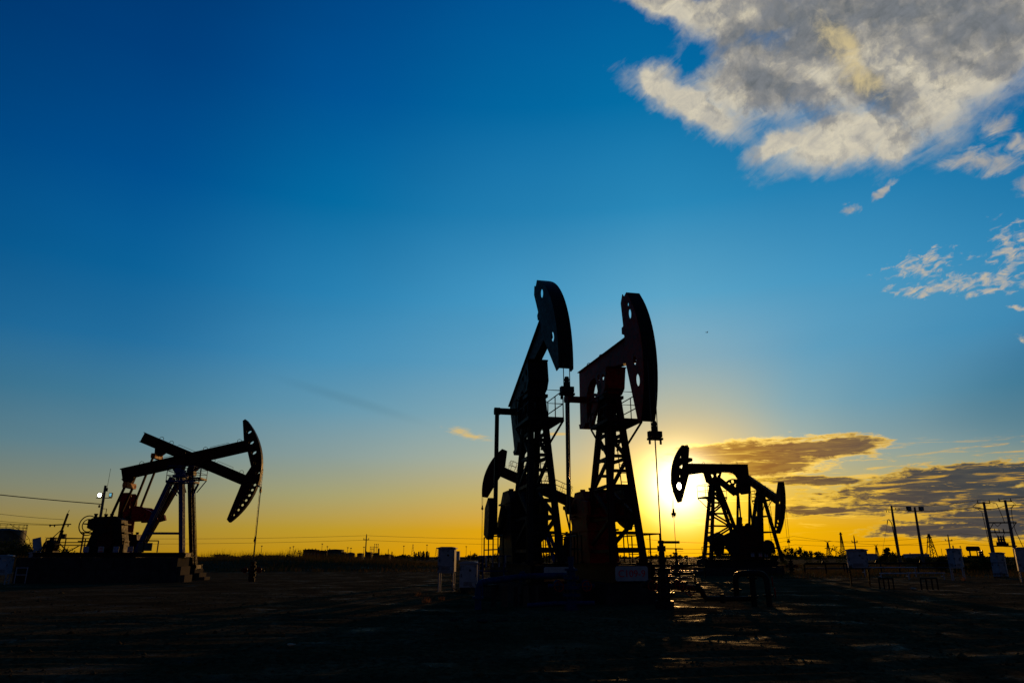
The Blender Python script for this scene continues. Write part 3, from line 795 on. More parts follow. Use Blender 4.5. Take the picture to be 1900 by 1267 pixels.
def pump_b(label, X, Y, yaw, tilt, H, beammat, towermat, carrier_z, holes, zb, zs, tops, bases, gear, shaft, cr, cws, equv, pin, s=1.0,
           hw=.24, pairs=None, plat=True, rails=False, wz=1.2, crankmat='dkred', eqmat=None, gmat='black', a0=-6.6, lad=True, ladside=0.0, mot=True, lw=.26):
    root = thing('pumpjack', label, 'pumpjack', (X, Y, 0), R(yaw), 'pumpjacks of the oil field')
    fr = make_frame(tilt, H, s)
    skid(root, a0, max(b[0] for b in bases) + .45, .62, zb, zs, 'black')
    post = MB().box((tops[0][0] - .1, 0, tops[0][2] + .08), (.8, .75, .16)).build('samson_post', towermat, root)
    for t_, b_ in zip(tops, bases):
        MB().hbar(b_, t_, lw, lw + .04, .04, (0, 1, 0)).build('leg', towermat, post)
    for (i, j, fs) in (pairs or []):
        for f in fs:
            MB().bar(Vector(bases[i]).lerp(Vector(tops[i]), f), Vector(bases[j]).lerp(Vector(tops[j]), f), .12, .14).build('brace', towermat, post)
    if lad:
        ladder(root, (bases[0][0] + .22, ladside, zs), (tops[0][0] + .22, ladside, tops[0][2]), (0, 1, 0), towermat)
    if plat:
        x0 = tops[0][0]
        platform(root, x0 - .75, x0 + .95, -.7, .7, tops[0][2] - .3, .95, towermat, (-.4 + x0, .5 + x0, .3), 2)
    px = -.8 if 'blue' in label else 0.0
    c0 = fr(px, 0, -.05)
    MB().prism([(px - .55, .62), (px + .55, .62), (px + .25, -.12), (px - .25, -.12)], -.26, .26, fr).build('pivot_bracket', beammat, root)
    MB().tube((c0.x, -.4, c0.z), (c0.x, .4, c0.z), .2, 14).build('centre_bearing', towermat, root)
    MB().box(((c0.x + tops[0][0]) / 2, 0, (c0.z + tops[0][2]) / 2), (.5, .6, max(.1, c0.z - tops[0][2] + .1))).build('bearing_saddle', towermat, root)
    bt = .26 if rails else .05
    web = MB().prism([(3.80, 1.17), (-4.51, .76), (-4.46, .12 - bt), (3.84, .53 - bt)], -.05, .05, fr).build('walking_beam', beammat, root)
    MB().prism([(3.80, 1.21), (-4.53, .80), (-4.53, .745), (3.80, 1.155)], -.20, .20, fr).build('flange', beammat, web)
    MB().prism([(3.84, .545 - bt), (-4.46, .135 - bt), (-4.46, .08 - bt), (3.84, .49 - bt)], -.20, .20, fr).build('flange', beammat, web)
    for k in range(9):
        u = -4.3 + k; v0, v1 = .15 + .05 * (u + 4.46), .74 + .05 * (u + 4.5)
        MB().prism([(u - .02, v0), (u + .02, v0), (u + .02, v1), (u - .02, v1)], -.18, .18, fr).build('stiffener', beammat, web)
    for u in (-3.2, -2.4, -.2, 1.0, 3.3):
        v = .80 + .05 * (u + 4.5)
        pts = [fr(u - .13, 0, v), fr(u - .11, 0, v + .14), fr(u + .02, 0, v + .2), fr(u + .15, 0, v + .12), fr(u + .16, 0, v)]
        MB().path(pts, .018, 6).build('lifting_eye', beammat, web)
    if not rails:
        for u0, u1 in ((-1.9, -.5), (1.3, 2.6)):
            v0, v1 = .80 + .05 * (u0 + 4.5), .80 + .05 * (u1 + 4.5)
            MB().path([fr(u0, .1, v0), fr(u0 + .03, .1, v0 + .13), fr(u1 - .03, .1, v1 + .13), fr(u1, .1, v1)], .014, 6).build('hand_rail', beammat, web)
    else:
        for y in (-.28, .28):
            b = MB()
            for hh in (.42, .85):
                for u0, u1 in ((2.0, 2.9), (-.2, 1.6), (-3.9, -1.0)):
                    v0, v1 = .8 + .05 * (u0 + 4.5), .8 + .05 * (u1 + 4.5)
                    b.path([fr(u0, y, v0 + hh * .55), fr(u0 + .12, y, v0 + hh), fr(u1 - .12, y, v1 + hh), fr(u1, y, v1 + hh * .55)], .02, 5)
            for u in (2.1, 2.75, -.1, .7, 1.5, -3.7, -2.9, -2.0, -1.2):
                v = .8 + .05 * (u + 4.5); b.tube(fr(u, y, v), fr(u, y, v + .85), .02, 5)
            b.build('hand_rail', beammat, web)
    horsehead(root, HEAD_L1 if 'blue' in label else (HEAD_FAR if rails else HEAD_B), holes, hw, fr, beammat)
    eq = fr(*[equv[0], 0, equv[1]])
    MB().prism([(equv[0] - .42, equv[1] + .52), (equv[0] + .42, equv[1] + .56), (equv[0] + .2, equv[1] + .12), (equv[0] - .2, equv[1] + .12)], -.2, .2, fr).build('tail_bearing', beammat, root)
    pitman(root, eq, pin, .62, beammat, .13, .34, eqmat)
    gearbox(root, gear, .5, gmat)
    cranks(root, shaft, cr, cws, .52, .60, .70, .98, crankmat, crankmat)
    if mot: motor(root, a0 + .7, zs, 'black')
    bridle(root, 4.96 * s - (.22 if 'blue' in label else 0), H, carrier_z, wz, k=.55)
    return root, fr

# the pair in the middle
CW_FWD = [(-2.3, 4.55), (-1.2, 4.35), (-.75, 3.7), (-.72, 3.0), (-1.0, 2.62), (-1.7, 2.85), (-2.5, 3.2)]
c1, fr1 = pump_a('tall black pumpjack with its horsehead raised highest, left of the middle pair', .93, 28.29, -77.1, 21.9, 8.21, 'black', 'black', 7.12, .75, (-3.4, 2.64), (-2.7, 3.35),
                 [((-2.7, 3.35), (-3.4, 2.64), .62)], [[(-4.0, 2.5), (-3.3, 2.28), (-2.95, 2.5), (-2.8, 3.6), (-3.1, 4.0), (-3.8, 3.6)]], wz=1.6, holes=[((3.26, 2.16), .16, .22), ((3.74, -.39), .16, .22)])
c2, fr2 = pump_a('tall dark red pumpjack with level beam behind the C109-9 sign', 4.02, 28.62, -78.1, -2.1, 8.21, 'red', 'dkred', 5.62, .05, (-3.2, 3.5), (-2.6, 3.6),
                 [((-2.6, 3.6), (-3.2, 3.5), .6), ((-2.6, 3.6), (-1.2, 3.4), .7)], [CW_FWD], cwy=(.82, 1.08), wz=2.1, holes=[((3.22, 2.25), .13, .20), ((3.08, 2.66), .06, .08), ((3.53, .39), .14, .19), ((3.76, -.40), .17, .24)])
# right of the sun
r1, frr = pump_a('dark pumpjack with level beam, low sun shining through its horsehead', 18.42, 65.68, 196.7, -2.0, 8.21, 'dkred', 'black', 5.2, -.4, (-2.62, 4.2), (-2.4, 3.5),
                 [((-2.4, 3.5), (-2.62, 4.2), .6), ((-2.4, 3.5), (-.7, 2.9), .7)], hw=.15, cws=[[(.41, 3.30), (-.67, 3.73), (-1.35, 3.4), (-1.08, 1.95), (-.70, 1.62), (-.46, 1.62), (.0, 2.2)]], wz=1.9)
for a in (-2.05, -3.85):
    MB().bar((a + .05, .3, 4.0), (a - .12, .3, 5.0), .34, .34, (0, 1, 0), .28, .28).build('vent_stack', 'black', r1)
r2, _ = pump_b('narrow pumpjack seen from the front, horsehead dipped, right of the sun', 26.06, 76.27, -84, -25.6, 7.89, 'dkred', 'black', 3.0, [((4.6, .9), .12, .1), ((4.66, -.9), .13, .1), ((4.6, -1.3), .13, .1), ((4.45, -1.75), .12, .1)],
               .75, 1.15, [(.25, -.28, 7.5), (.25, .28, 7.5), (-.3, .25, 7.5), (-.3, -.25, 7.5)], [(.9, -1.15, 1.15), (.9, 1.3, 1.15), (-2.6, .8, 1.15), (-2.6, -.8, 1.15)],
               [(-2.9, 1.15), (-3.1, 3.2), (-3.4, 3.7), (-4.4, 3.7), (-4.9, 3.0), (-5.0, 1.15)], (-3.9, 3.2), [((-3.9, 3.2), (-3.9, 4.2), .6)], [[(-4.4, 4.0), (-3.4, 4.0), (-3.5, 4.9), (-4.3, 4.9)]], (-4.0, -.35), (-3.9, 4.2), 1.05,
               pairs=[(0, 1, (.2, .45, .7)), (2, 3, (.2, .45, .7)), (0, 3, (.2, .45, .7)), (1, 2, (.2, .45, .7))], ladside=.55)
# far one behind the middle pair
pb_, _ = pump_b('distant dark red pumpjack with handrails on its beam, seen behind the middle pair', 1.75, 68.94, 158.2, 21.1, 7.62, 'dkred', 'blue', 6.1, [], .7, 1.1,
               [(.25, -.28, 7.25), (.25, .28, 7.25), (-.3, .25, 7.25), (-.3, -.25, 7.25)], [(1.0, -.9, 1.1), (1.0, .9, 1.1), (-2.6, .7, 1.1), (-2.6, -.7, 1.1)],
               [(-3.2, 1.1), (-3.4, 3.2), (-3.7, 3.6), (-4.6, 3.6), (-5.0, 3.0), (-5.2, 1.1)], (-4.2, 3.0), [((-4.2, 3.0), (-4.4, 2.1), .6)], [[(-4.9, 1.9), (-3.9, 1.7), (-3.8, 2.6), (-4.8, 2.8)]], (-4.0, -.35), (-4.4, 2.2),
               pairs=[(0, 1, (.2, .45, .7)), (0, 3, (.2, .45, .7)), (1, 2, (.2, .45, .7))], rails=True)
# the crossed pair on the left
l1, frl1 = pump_b('left pumpjack on blue legs, beam tilted up toward its raised horsehead', -22.0, 49.22, 5.6, 11.5, 7.41, 'dkred', 'blue', 5.95, HOLES_L1, 1.55, 1.85,
               [(-.55, -.10, 6.75), (-.55, .10, 6.75), (-1.15, .12, 6.75), (-1.15, -.12, 6.75)], [(.10, -.10, 1.85), (.10, .10, 1.85), (-2.75, .16, 1.85), (-2.75, -.16, 1.85)],
               [(-3.41, 1.85), (-3.75, 3.3), (-3.85, 3.9), (-4.3, 4.15), (-5.5, 4.1), (-5.95, 3.9), (-5.95, 3.4), (-5.55, 3.2), (-5.9, 1.85)], (-4.6, 3.3), [((-4.6, 3.3), (-4.5, 2.5), .6)], [[(-5.0, 2.2), (-4.1, 2.1), (-4.0, 2.7), (-4.9, 2.9)]],
               (-4.05, -.44), (-4.75, 3.2), pairs=[(0, 3, (.25,)), (1, 2, (.25,)), (0, 1, (.3, .65)), (2, 3, (.3, .65))], crankmat='dkred', eqmat='orange', a0=-8.9, lad=False, wz=.9)  # equalizer coloured orange to stand for sun on it
l2, frl2 = pump_b('left pumpjack on red legs, beam sloping down to its lowered horsehead', -23.59, 53.03, 5.0, -24.6, 7.83, 'dkred', 'dkred', 2.75, HOLES_L2, .75, 1.05,
               [(-.1, -.18, 7.35), (-.1, .18, 7.35), (-.6, .15, 7.35), (-.6, -.15, 7.35)], [(.86, -.22, 1.05), (.86, .22, 1.05), (-3.4, .2, 1.05), (-3.4, -.2, 1.05)],
               [(-2.9, 1.05), (-3.0, 2.6), (-3.1, 3.1), (-4.6, 3.1), (-4.8, 2.6), (-5.0, 1.05)], (-4.1, 2.9), [((-4.15, 2.7), (-4.2, 5.75), .74)], [[(-3.55, 5.05), (-2.9, 5.0), (-1.84, 4.5), (-1.72, 4.15), (-2.2, 4.0), (-3.4, 3.95)]],
               (-2.77, -.37), (-3.75, 4.2), pairs=[(0, 1, (.3, .65)), (2, 3, (.3, .65))], crankmat='red', eqmat='orange', a0=-5.6, gmat='dkred', wz=.8)  # equalizer orange is sunlight put into the colour
# big pulley and tilted cover behind the left gearbox, guard rail with mesh panel, row of notices
MB().ring((-5.95, -.35, 3.55), (.15, 1, 0), .62, .035, 28).build('belt_pulley', 'black', l1)
MB().ring((-5.95, -.35, 3.55), (.15, 1, 0), .40, .03, 24).build('belt_pulley', 'black', l1)
MB().bar((-8.75, -.45, 1.95), (-8.95, -.45, 2.75), .5, .06, (0, 1, 0)).build('motor_cover', 'bluegrey', l1)
railing(l1, [(-8.1, -.95, 1.86), (-3.3, -.95, 1.86)], .85, 'black', 1, .035, 'guard_rail', 1.2)
railing(l1, [(-2.9, -.95, 1.86), (-1.15, -.95, 1.86)], .72, 'black', 0, .04, 'guard_rail', .9)
MB().box((-1.95, -.95, 2.2), (.9, .02, .5)).build('mesh_panel', 'tankd', l1)
plates_row(l1, [(-5.55, -1.0, 2.04), (-4.62, -1.0, 2.04), (-3.7, -1.0, 2.04), (-2.82, -1.0, 2.04)], 0, ['signw'])
plates_row(r1, [(-2.75, .82, 1.75), (-3.55, .82, 1.75), (-4.15, .82, 1.75)], R(180), ['signw'])
# number plate on the red pump, pale plate on its neighbour
def front_plate(root, b, z, w, h, txt):
    pl = MB().prism(circle((0, 0), 1, 4, None, R(45)) and [(-w/2+.05,-h/2),(w/2-.05,-h/2),(w/2,-h/2+.05),(w/2,h/2-.05),(w/2-.05,h/2),(-w/2+.05,h/2),(-w/2,h/2-.05),(-w/2,-h/2+.05)], -.012, .012).build('number_plate', 'signw', root)
    pl.location = (2.12, b, z); pl.rotation_euler = (0, 0, R(90))
    if txt:
        text_mesh(txt, .34, 'lettering', 'signink', pl, Matrix.Translation((0, -.016, -.01)) @ Matrix.Rotation(R(90), 4, 'X'), .003)
    return pl
front_plate(c2, -.22, 1.02, 1.22, .50, 'C109-9')
pp = front_plate(c1, .28, 1.08, 1.15, .34, None)
MB().box((2.1, .28, .82), (.05, 1.15, .10)).build('orange_sill', 'orange', c1)
# ------------------------------------------------------------------ foundations
def foundation(label, X, Y, yaw, a0, a1, b, rows, h, mat='concrete', cols_=5, extra=()):
    f = thing('concrete_foundation', label, 'foundation', (X, Y, 0), R(yaw), 'concrete foundations under the pumpjacks')
    for r in range(rows):
        z0, z1 = h * r / rows - (.25 if r == 0 else 0), h * (r + 1) / rows
        nb = cols_ - (r % 2)
        for k in range(nb):
            x0, x1 = a0 + (a1 - a0) * k / nb, a0 + (a1 - a0) * (k + 1) / nb
            j = .015 * (k % 2)
            MB().box(((x0 + x1) / 2, 0, (z0 + z1) / 2), (x1 - x0 - .03, 2 * b - j - .10 * r, z1 - z0 - .012)).build('block', mat, f)
    for (x0, x1, bb, z) in extra:
        MB().box(((x0 + x1) / 2, 0, z / 2 - .1), (x1 - x0, 2 * bb, z + .2)).build('step_block', 'pale_lit_conc', f)  # steps paler than the blocks: sunlit faces painted in
    return f
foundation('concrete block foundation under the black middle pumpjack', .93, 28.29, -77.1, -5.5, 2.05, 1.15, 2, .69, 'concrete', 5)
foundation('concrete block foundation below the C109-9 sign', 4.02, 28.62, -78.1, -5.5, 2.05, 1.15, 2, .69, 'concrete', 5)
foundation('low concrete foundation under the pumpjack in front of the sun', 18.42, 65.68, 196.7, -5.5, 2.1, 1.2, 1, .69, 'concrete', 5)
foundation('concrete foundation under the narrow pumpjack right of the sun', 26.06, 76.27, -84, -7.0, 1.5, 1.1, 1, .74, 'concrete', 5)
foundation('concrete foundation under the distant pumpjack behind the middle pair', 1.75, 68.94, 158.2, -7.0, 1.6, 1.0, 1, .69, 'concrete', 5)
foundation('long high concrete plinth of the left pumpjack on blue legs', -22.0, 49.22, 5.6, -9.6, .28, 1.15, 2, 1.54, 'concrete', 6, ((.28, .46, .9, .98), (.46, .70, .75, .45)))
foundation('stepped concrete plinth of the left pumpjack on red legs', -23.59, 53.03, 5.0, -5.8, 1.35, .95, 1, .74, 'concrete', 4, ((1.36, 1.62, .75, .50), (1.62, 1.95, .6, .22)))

# ------------------------------------------------------------------ wellheads
def handwheel(root, c, axis, r=.16, mat='red'):
    b = MB().ring(c, axis, r, .018, 16)
    d = Vector(axis).normalized(); u = Vector((0, 0, 1)) if abs(d.z) < .9 else Vector((1, 0, 0)); a = d.cross(u).normalized(); e = d.cross(a)
    for k in range(2):
        v = a if k else e; b.tube(Vector(c) - v * r, Vector(c) + v * r, .012, 5)
    return b.build('handwheel', mat, root)
def wellhead(label, x, y, yaw, top, mat='black', big=1.0, arm=True, side=True, swheel=True):
    root = thing('wellhead', label, 'wellhead', (x, y, gz_at(x, y)), R(yaw), 'wellheads below the horseheads')
    k = big
    MB().lathe((0, 0, -.1), [(.26 * k, 0), (.26 * k, .34), (.17 * k, .36), (.17 * k, .50)], 16).build('casing_head', mat, root)
    z = .40
    fl = [(.30, .10), (.18, .12), (.30, .10), (.16, .20), (.26, .08), (.15, .18), (.22, .07)]
    for r_, h in fl:
        MB().lathe((0, 0, z), [(r_ * k, .0), (r_ * k, h)], 16).build('flange', mat, root)
        if r_ > .25:
            b = MB()
            for q in range(8):
                aa = q * math.pi / 4; b.tube((r_ * k * .82 * math.cos(aa), r_ * k * .82 * math.sin(aa), z - .05), (r_ * k * .82 * math.cos(aa), r_ * k * .82 * math.sin(aa), z + h + .05), .025, 6)
            struct(b.build('stud_bolt', 'steel', root), 'stuff')
        z += h
    n = max(2, int((top - z) / .16))
    prof = []
    for q in range(n):
        z0 = (top - z) * q / n; z1 = (top - z) * (q + 1) / n
        r_ = (.085, .12, .09, .14)[q % 4] * k * (1 - .25 * q / n)
        prof += [(r_, z0), (r_, z1)]
    MB().lathe((0, 0, z), prof, 14).build('stuffing_box', mat, root)
    if arm:
        MB().bar((-.10, 0, top - .06), (.62, 0, top - .06), .09, .08, (0, 0, 1)).build('clamp_arm', mat, root)
        MB().tube((.1, 0, top - .26), (.66, 0, top - .26), .014, 6).build('lock_rod', 'steel', root)
    if side:
        for s_ in (-1, 1):
            MB().tube((0, 0, .72), (s_ * .75, 0, .72), .07 * k, 10).build('side_outlet', mat, root)
            MB().lathe((s_ * .45, 0, .60), [(.13, 0), (.15, .12), (.13, .24), (.06, .30)], 12).build('gate_valve', mat, root)
            if swheel: handwheel(root, (s_ * .45, -.24, .72), (0, 1, 0), .15)
    return root
def wxy(X, Y, yaw, r): return X + r * math.cos(R(yaw)), Y + r * math.sin(R(yaw))
w2 = wxy(4.02, 28.62, -78.1, 4.35); w1 = wxy(.93, 28.29, -77.1, 4.35); w3 = wxy(18.42, 65.68, 196.7, 4.35)
w4 = wxy(26.06, 76.27, -84, 5.24); w5 = wxy(-22.0, 49.22, 5.6, 4.77); w6 = wxy(-23.59, 53.03, 5.0, 4.99); w7 = wxy(1.75, 68.94, 158.2, 4.99)
wellhead('tall flanged wellhead under the dark red middle pumpjack, clamp arm pointing right', *w2, 8, 2.12, big=1.15)
wellhead('squat wellhead in front of the black middle pumpjack', *w1, 8, 1.62, 'dkblue', .95, arm=False)
wellhead('small wellhead under the horsehead with the sun in it', *w3, 0, 2.3, big=1.0)
wellhead('small wellhead below the narrow pumpjack right of the sun', *w4, 20, 1.7, big=.9, arm=False)
wellhead('rusty wellhead under the raised left horsehead', *w5, 10, .95, 'dkred', .8, arm=False)
wellhead('rusty wellhead under the lowered left horsehead', *w6, 30, .85, 'dkred', .8, arm=False)
wellhead('far wellhead left of the middle pair', *w7, 30, 1.4, big=.9, arm=False)

# ------------------------------------------------------------------ pipework in the yard
def bend(pts, r=.35, n=5):
    """round the corners of a pipe run"""
    pts = [Vector(p) for p in pts]; out = [pts[0]]
    for a, b, c in zip(pts, pts[1:], pts[2:]):
        d0, d1 = (b - a), (c - b); rr = min(r, d0.length * .45, d1.length * .45); d0.normalize(); d1.normalize()
        p, q = b - d0 * rr, b + d1 * rr
        for k in range(n + 1):
            t_ = k / n; out.append(p * (1 - t_) ** 2 + b * 2 * t_ * (1 - t_) + q * t_ ** 2)
    return out + [pts[-1]]
def pipe_run(label, pts, r, mat, flanges=(), wheels=(), n=12, bendr=.3, group='pipes of the well yard'):
    root = thing('pipe', label, 'pipe', (0, 0, 0), 0, group)
    MB().path(bend(pts, bendr), r, n).build('pipe_run', mat, root, True)
    for c, ax in flanges: MB().lathe(Vector(c) - Vector(ax).normalized() * .035, [(r * 1.75, 0), (r * 1.75, .07)], 14, ax).build('flange', mat, root)
    for c, ax in wheels: handwheel(root, c, ax, .15)
    return root
pipe_run('blue pipe bent over out of the ground before the black middle pumpjack', [(-1.07, 24.0, -.3), (-1.09, 24.0, .80), (.36, 26.1, .93), (1.9, 25.6, .98), (1.9, 24.4, .9)], .105, 'dkblue', [((-1.08, 24, .35), (0, 0, 1)), ((.36, 26.08, .93), (1, .8, 0))])
pipe_run('thin blue pipe lying low in front of the middle foundations', [(.5, 24.2, .10), (1.4, 24.0, .18), (2.6, 23.8, .2)], .07, 'dkblue')
pipe_run('dark flow line running right from the tall wellhead', [(w2[0] + .3, w2[1], .66), (6.2, 24.7, .62), (6.35, 24.9, .28), (7.6, 25.3, .24), (8.15, 25.6, .24)], .085, 'black', [((5.55, 24.5, .655), (1, .15, 0)), ((6.1, 24.68, .63), (1, .15, 0)), ((7.0, 25.1, .26), (1, .3, 0))], [((5.75, 24.3, .55), (0, 1, .2))])
pipe_run('dark hooped pipe standing right of the tall wellhead', [(7.72, 25.9, .2), (7.72, 25.9, 1.02), (8.15, 25.7, 1.06), (8.62, 25.4, 1.04), (8.55, 25.1, -.2)], .10, 'black', [((8.57, 25.2, .35), (0, 0, 1)), ((7.72, 25.9, .5), (0, 0, 1))], [((8.80, 25.2, .45), (1, -.3, 0)), ((8.78, 25.3, .8), (1, -.3, 0))])
pipe_run('short dark riser beside the hooped pipe', [(8.15, 25.45, -.2), (8.15, 25.45, .95)], .10, 'black', [((8.15, 25.45, .3), (0, 0, 1)), ((8.15, 25.45, .9), (0, 0, 1))])
for k, (x0, x1, y, z, lab) in enumerate([(6.0, 11.5, 47.0, .55, 'dark pipe rack crossing the yard behind the tall wellhead'), (9.0, 15.0, 58.0, .9, 'higher dark pipe rack left of the pumpjack in front of the sun'), (27.5, 33.5, 70.0, .95, 'dark pipe rack right of the pumpjacks by the sun'), (33.0, 44.0, 74.0, .95, 'long dark pipe rack near the grey cabinet'), (5.2, 8.5, 36.0, .35, 'low dark pipe behind the C109-9 foundation')]):
    rk = thing('pipe_rack', lab, 'pipe rack', (x0, y, 0), 0, 'pipe racks of the well yard')
    MB().tube((0, 0, z), (x1 - x0, .4, z + .03), .09, 10).build('pipe_run', 'black', rk)
    MB().tube((0, .3, z * .55), (x1 - x0, .7, z * .55), .06, 10).build('pipe_run', 'steel', rk)
    n = max(2, int((x1 - x0) / 1.6))
    for q in range(n + 1):
        xx = (x1 - x0) * q / n; MB().bar((xx, .15, -.2), (xx, .15, z - .05), .10, .10).build('post', 'black', rk)
    for q in range(2):
        xx = (x1 - x0) * (.3 + .4 * q); MB().lathe((xx, .1, z - .02), [(.13, 0), (.15, .12), (.1, .26), (.05, .34)], 12).build('gate_valve', 'black', rk)
        handwheel(rk, (xx, .1, z + .42), (0, 0, 1), .17, 'black')
for i, (x, y, w_, h, lab) in enumerate([(18.9, 37.9, .42, .55, 'low rusty pipe frame in the yard left of the bright litter'), (20.9, 37.6, .5, .55, 'low rusty pipe frame in the yard right of the bright litter')]):
    f_ = thing('pipe_trestle', lab, 'pipe trestle', (x, y, 0), R(15), 'low pipe frames in the yard')
    for a in (-w_, -w_ * .35, w_ * .35, w_):
        MB().tube((a, 0, -.15), (a, 0, h), .035, 8).build('post', 'black', f_)
    MB().tube((-w_, 0, h), (w_, 0, h), .04, 8).build('top_rail', 'black', f_)
for x, y, L, h, lab in [(30.6, 60.5, 2.1, .75, 'upper white pipe rail by the floodlight pole'), (27.9, 54.5, 1.05, .42, 'low white pipe bench left of the floodlight pole'), (30.0, 54.2, 1.3, .45, 'low white pipe bench left of the two-tone cabinet')]:
    b_ = thing('pipe_bench', lab, 'pipe bench', (x, y, 0), R(-8), 'white pipe benches in the yard')
    MB().tube((-L, 0, h), (L, 0, h), .045, 8).build('rail', 'white', b_)
    for s_ in (-.92, .92):
        MB().tube((L * s_, 0, -.1), (L * s_, 0, h), .04, 8).build('post', 'white', b_)
        MB().tube((L * s_, .0, h * .5), (L * s_, .45, h * .5), .03, 8).build('brace', 'white', b_)

# ------------------------------------------------------------------ cabinets
def cabinet(label, x, y, rz, w, d, z0, z1, mat, doors=1, stand=True, roof=.06, mat2=None, band=False, legs=4, legmat=None):
    c = thing('control_cabinet', label, 'cabinet', (x, y, 0), R(rz), 'switch cabinets of the oil field')
    MB().box((0, 0, (z0 + z1) / 2), (w, d, z1 - z0)).build('case', mat, c)
    for k in range(doors):
        dw = w / doors
        dr = MB().box((-w / 2 + dw * (k + .5), -d / 2 - .012, (z0 + z1) / 2), (dw - .05, .022, z1 - z0 - .07)).build('door', mat2 if (mat2 and k) else mat, c)
        MB().box((-w / 2 + dw * k + (.09 if k == 0 else dw - .09), -d / 2 - .035, z0 + (z1 - z0) * .5), (.03, .03, .14)).build('handle', 'black', dr)
        for hz_ in (.12, .5, .88): MB().box((-w / 2 + dw * (k + (1 if k == 0 else 0)) + (-.03 if k == 0 else .03), -d / 2 - .032, z0 + (z1 - z0) * hz_), (.03, .02, .09)).build('hinge', 'black', dr)
        for lv in range(4): MB().box((-w / 2 + dw * (k + .5), -d / 2 - .027, z0 + .10 + .045 * lv), (dw * .5, .012, .016)).build('louvre', 'black', dr)
        MB().box((-w / 2 + dw * (k + .5), -d / 2 - .026, z0 + (z1 - z0) * .80), (min(.22, dw * .5), .006, .13)).build('label_plate', 'signw', dr)
        if doors == 1: MB().lathe((w * .12, -d / 2 - .02, z0 + (z1 - z0) * .72), [(.05, 0), (.05, .02)], 12, (0, -1, 0)).build('lock', 'black', dr)
    MB().prism([(-w / 2 - roof, z1), (w / 2 + roof, z1), (w / 2 + roof, z1 + .05), (w * .3, z1 + .10), (-w * .3, z1 + .10), (-w / 2 - roof, z1 + .05)], -d / 2 - roof, d / 2 + roof).build('roof', mat, c)
    if band: MB().box((0, -d / 2 - .026, z0 + (z1 - z0) * .60), (w + .02, .03, .04)).build('band', 'black', c); MB().box((0, -d / 2 - .026, z0 + (z1 - z0) * .12), (w + .02, .03, .04)).build('band', 'black', c)
    if stand:
        lm = legmat or mat
        for sx in (-1, 1):
            for sy in (-1, 1):
                MB().box((sx * (w / 2 - .06), sy * (d / 2 - .05), (z0 - .1) / 2 - .05), (.06, .06, z0 + .1)).build('leg', lm, c)
        MB().box((0, -d / 2 + .04, z0 - .03), (w, .05, .06)).build('stand_rail', lm, c)
        MB().box((w / 2 - .06, 0, z0 * .35), (.04, d - .1, .04)).build('stand_rail', lm, c)
    else:
        MB().box((0, 0, z0 / 2 - .05), (w * .96, d * .96, z0 + .1)).build('base', 'concrete', c)
    return c
cab = cabinet('tall grey cabinet on legs standing alone left of the middle pair', -3.14, 36, -5, .80, .55, .90, 1.95, 'grey', 1)
MB().path([(.25, 0, .9), (.22, .05, .5), (.3, .1, .15), (.7, .1, .0)], .025, 6).build('cable', 'black', cab)
cabinet('short white cabinet beside the blue pipe', -1.98, 35, -12, .82, .55, .22, 1.28, 'white', 1, False)
cabinet('grey cabinet on thin legs in the yard right of the sun', 19.5, 42, -22, 1.05, .7, .98, 1.92, 'grey', 1, True, .07, None, False, 4, 'black')
cabinet('two-tone white cabinet on a white stand before the poles', 31.0, 52, -38, .82, .85, .88, 2.05, 'bluegrey', 2, True, .05, 'white', False, 4, 'white')
cabinet('banded pale blue cabinet below the transformer poles', 37.9, 58, -38, .92, .85, .12, 1.82, 'bluegrey', 2, False, .06, 'grey', True)
cabinet('dark blue cabinet cut off by the right edge', 34.5, 50, -30, 1.0, .8, .68, 2.1, 'grey', 1, True, .06)
cabinet('pale blue cabinet cut off by the left edge', -30.85, 45, 18, 1.05, .8, .6, 1.6, 'bluegrey', 2, True, .05)
cabinet('dark grey cabinet with lit roof edge left of the long plinth', -32.05, 50, 22, .70, .65, .70, 1.80, 'grey', 1, True, .06)
st_ = thing('steel_stand', 'small open steel stand between the two left cabinets', 'stand', (-30.9, 47.2, 0), R(15))
for a in (-.3, .3):
    for b_ in (-.2, .2): MB().box((a, b_, .45), (.05, .05, 1.0)).build('leg', 'white', st_)
for z in (.92, .5): MB().box((0, -.2, z), (.66, .045, .045)).build('rail', 'white', st_); MB().box((0, .2, z), (.66, .045, .045)).build('rail', 'white', st_)
# guard cage beside the black pumpjack's gearbox
cg = thing('guard_cage', 'blue railed guard cage with white slats left of the black pumpjack', 'guard cage', (-1.15, 29.6, 0), R(12))
MB().box((.75, .5, .5), (1.5, 1.1, .06)).build('deck', 'black', cg)
for x, y in ((0, 0), (0, 1.0), (.85, 0), (1.5, 0), (1.5, 1.0)): MB().tube((x, y, -.1), (x, y, 1.62), .03, 8).build('post', 'blue', cg)
for z in (1.62, 1.05): MB().path([(0, 1.0, z), (0, 0, z), (1.5, 0, z), (1.5, 1.0, z)], .026, 6).build('rail', 'blue', cg)
for k in range(4): MB().box((.12 + .26 * k, -.04, 1.42), (.06, .012, .44)).build('slat', 'white', cg)
b = MB()
for k in range(6): b.tube((-.01, .06 + .15 * k, 1.62), (-.01, .06 + .15 * k, 1.05), .008, 5)
for k in range(4): b.tube((-.01, 0, 1.1 + .14 * k), (-.01, .95, 1.1 + .14 * k), .008, 5)
b.build('mesh_panel', 'black', cg)
MB().lathe((.85, -.06, .80), [(.09, 0), (.09, .03)], 14, (0, -1, 0)).build('reflector', 'bluegrey', cg)
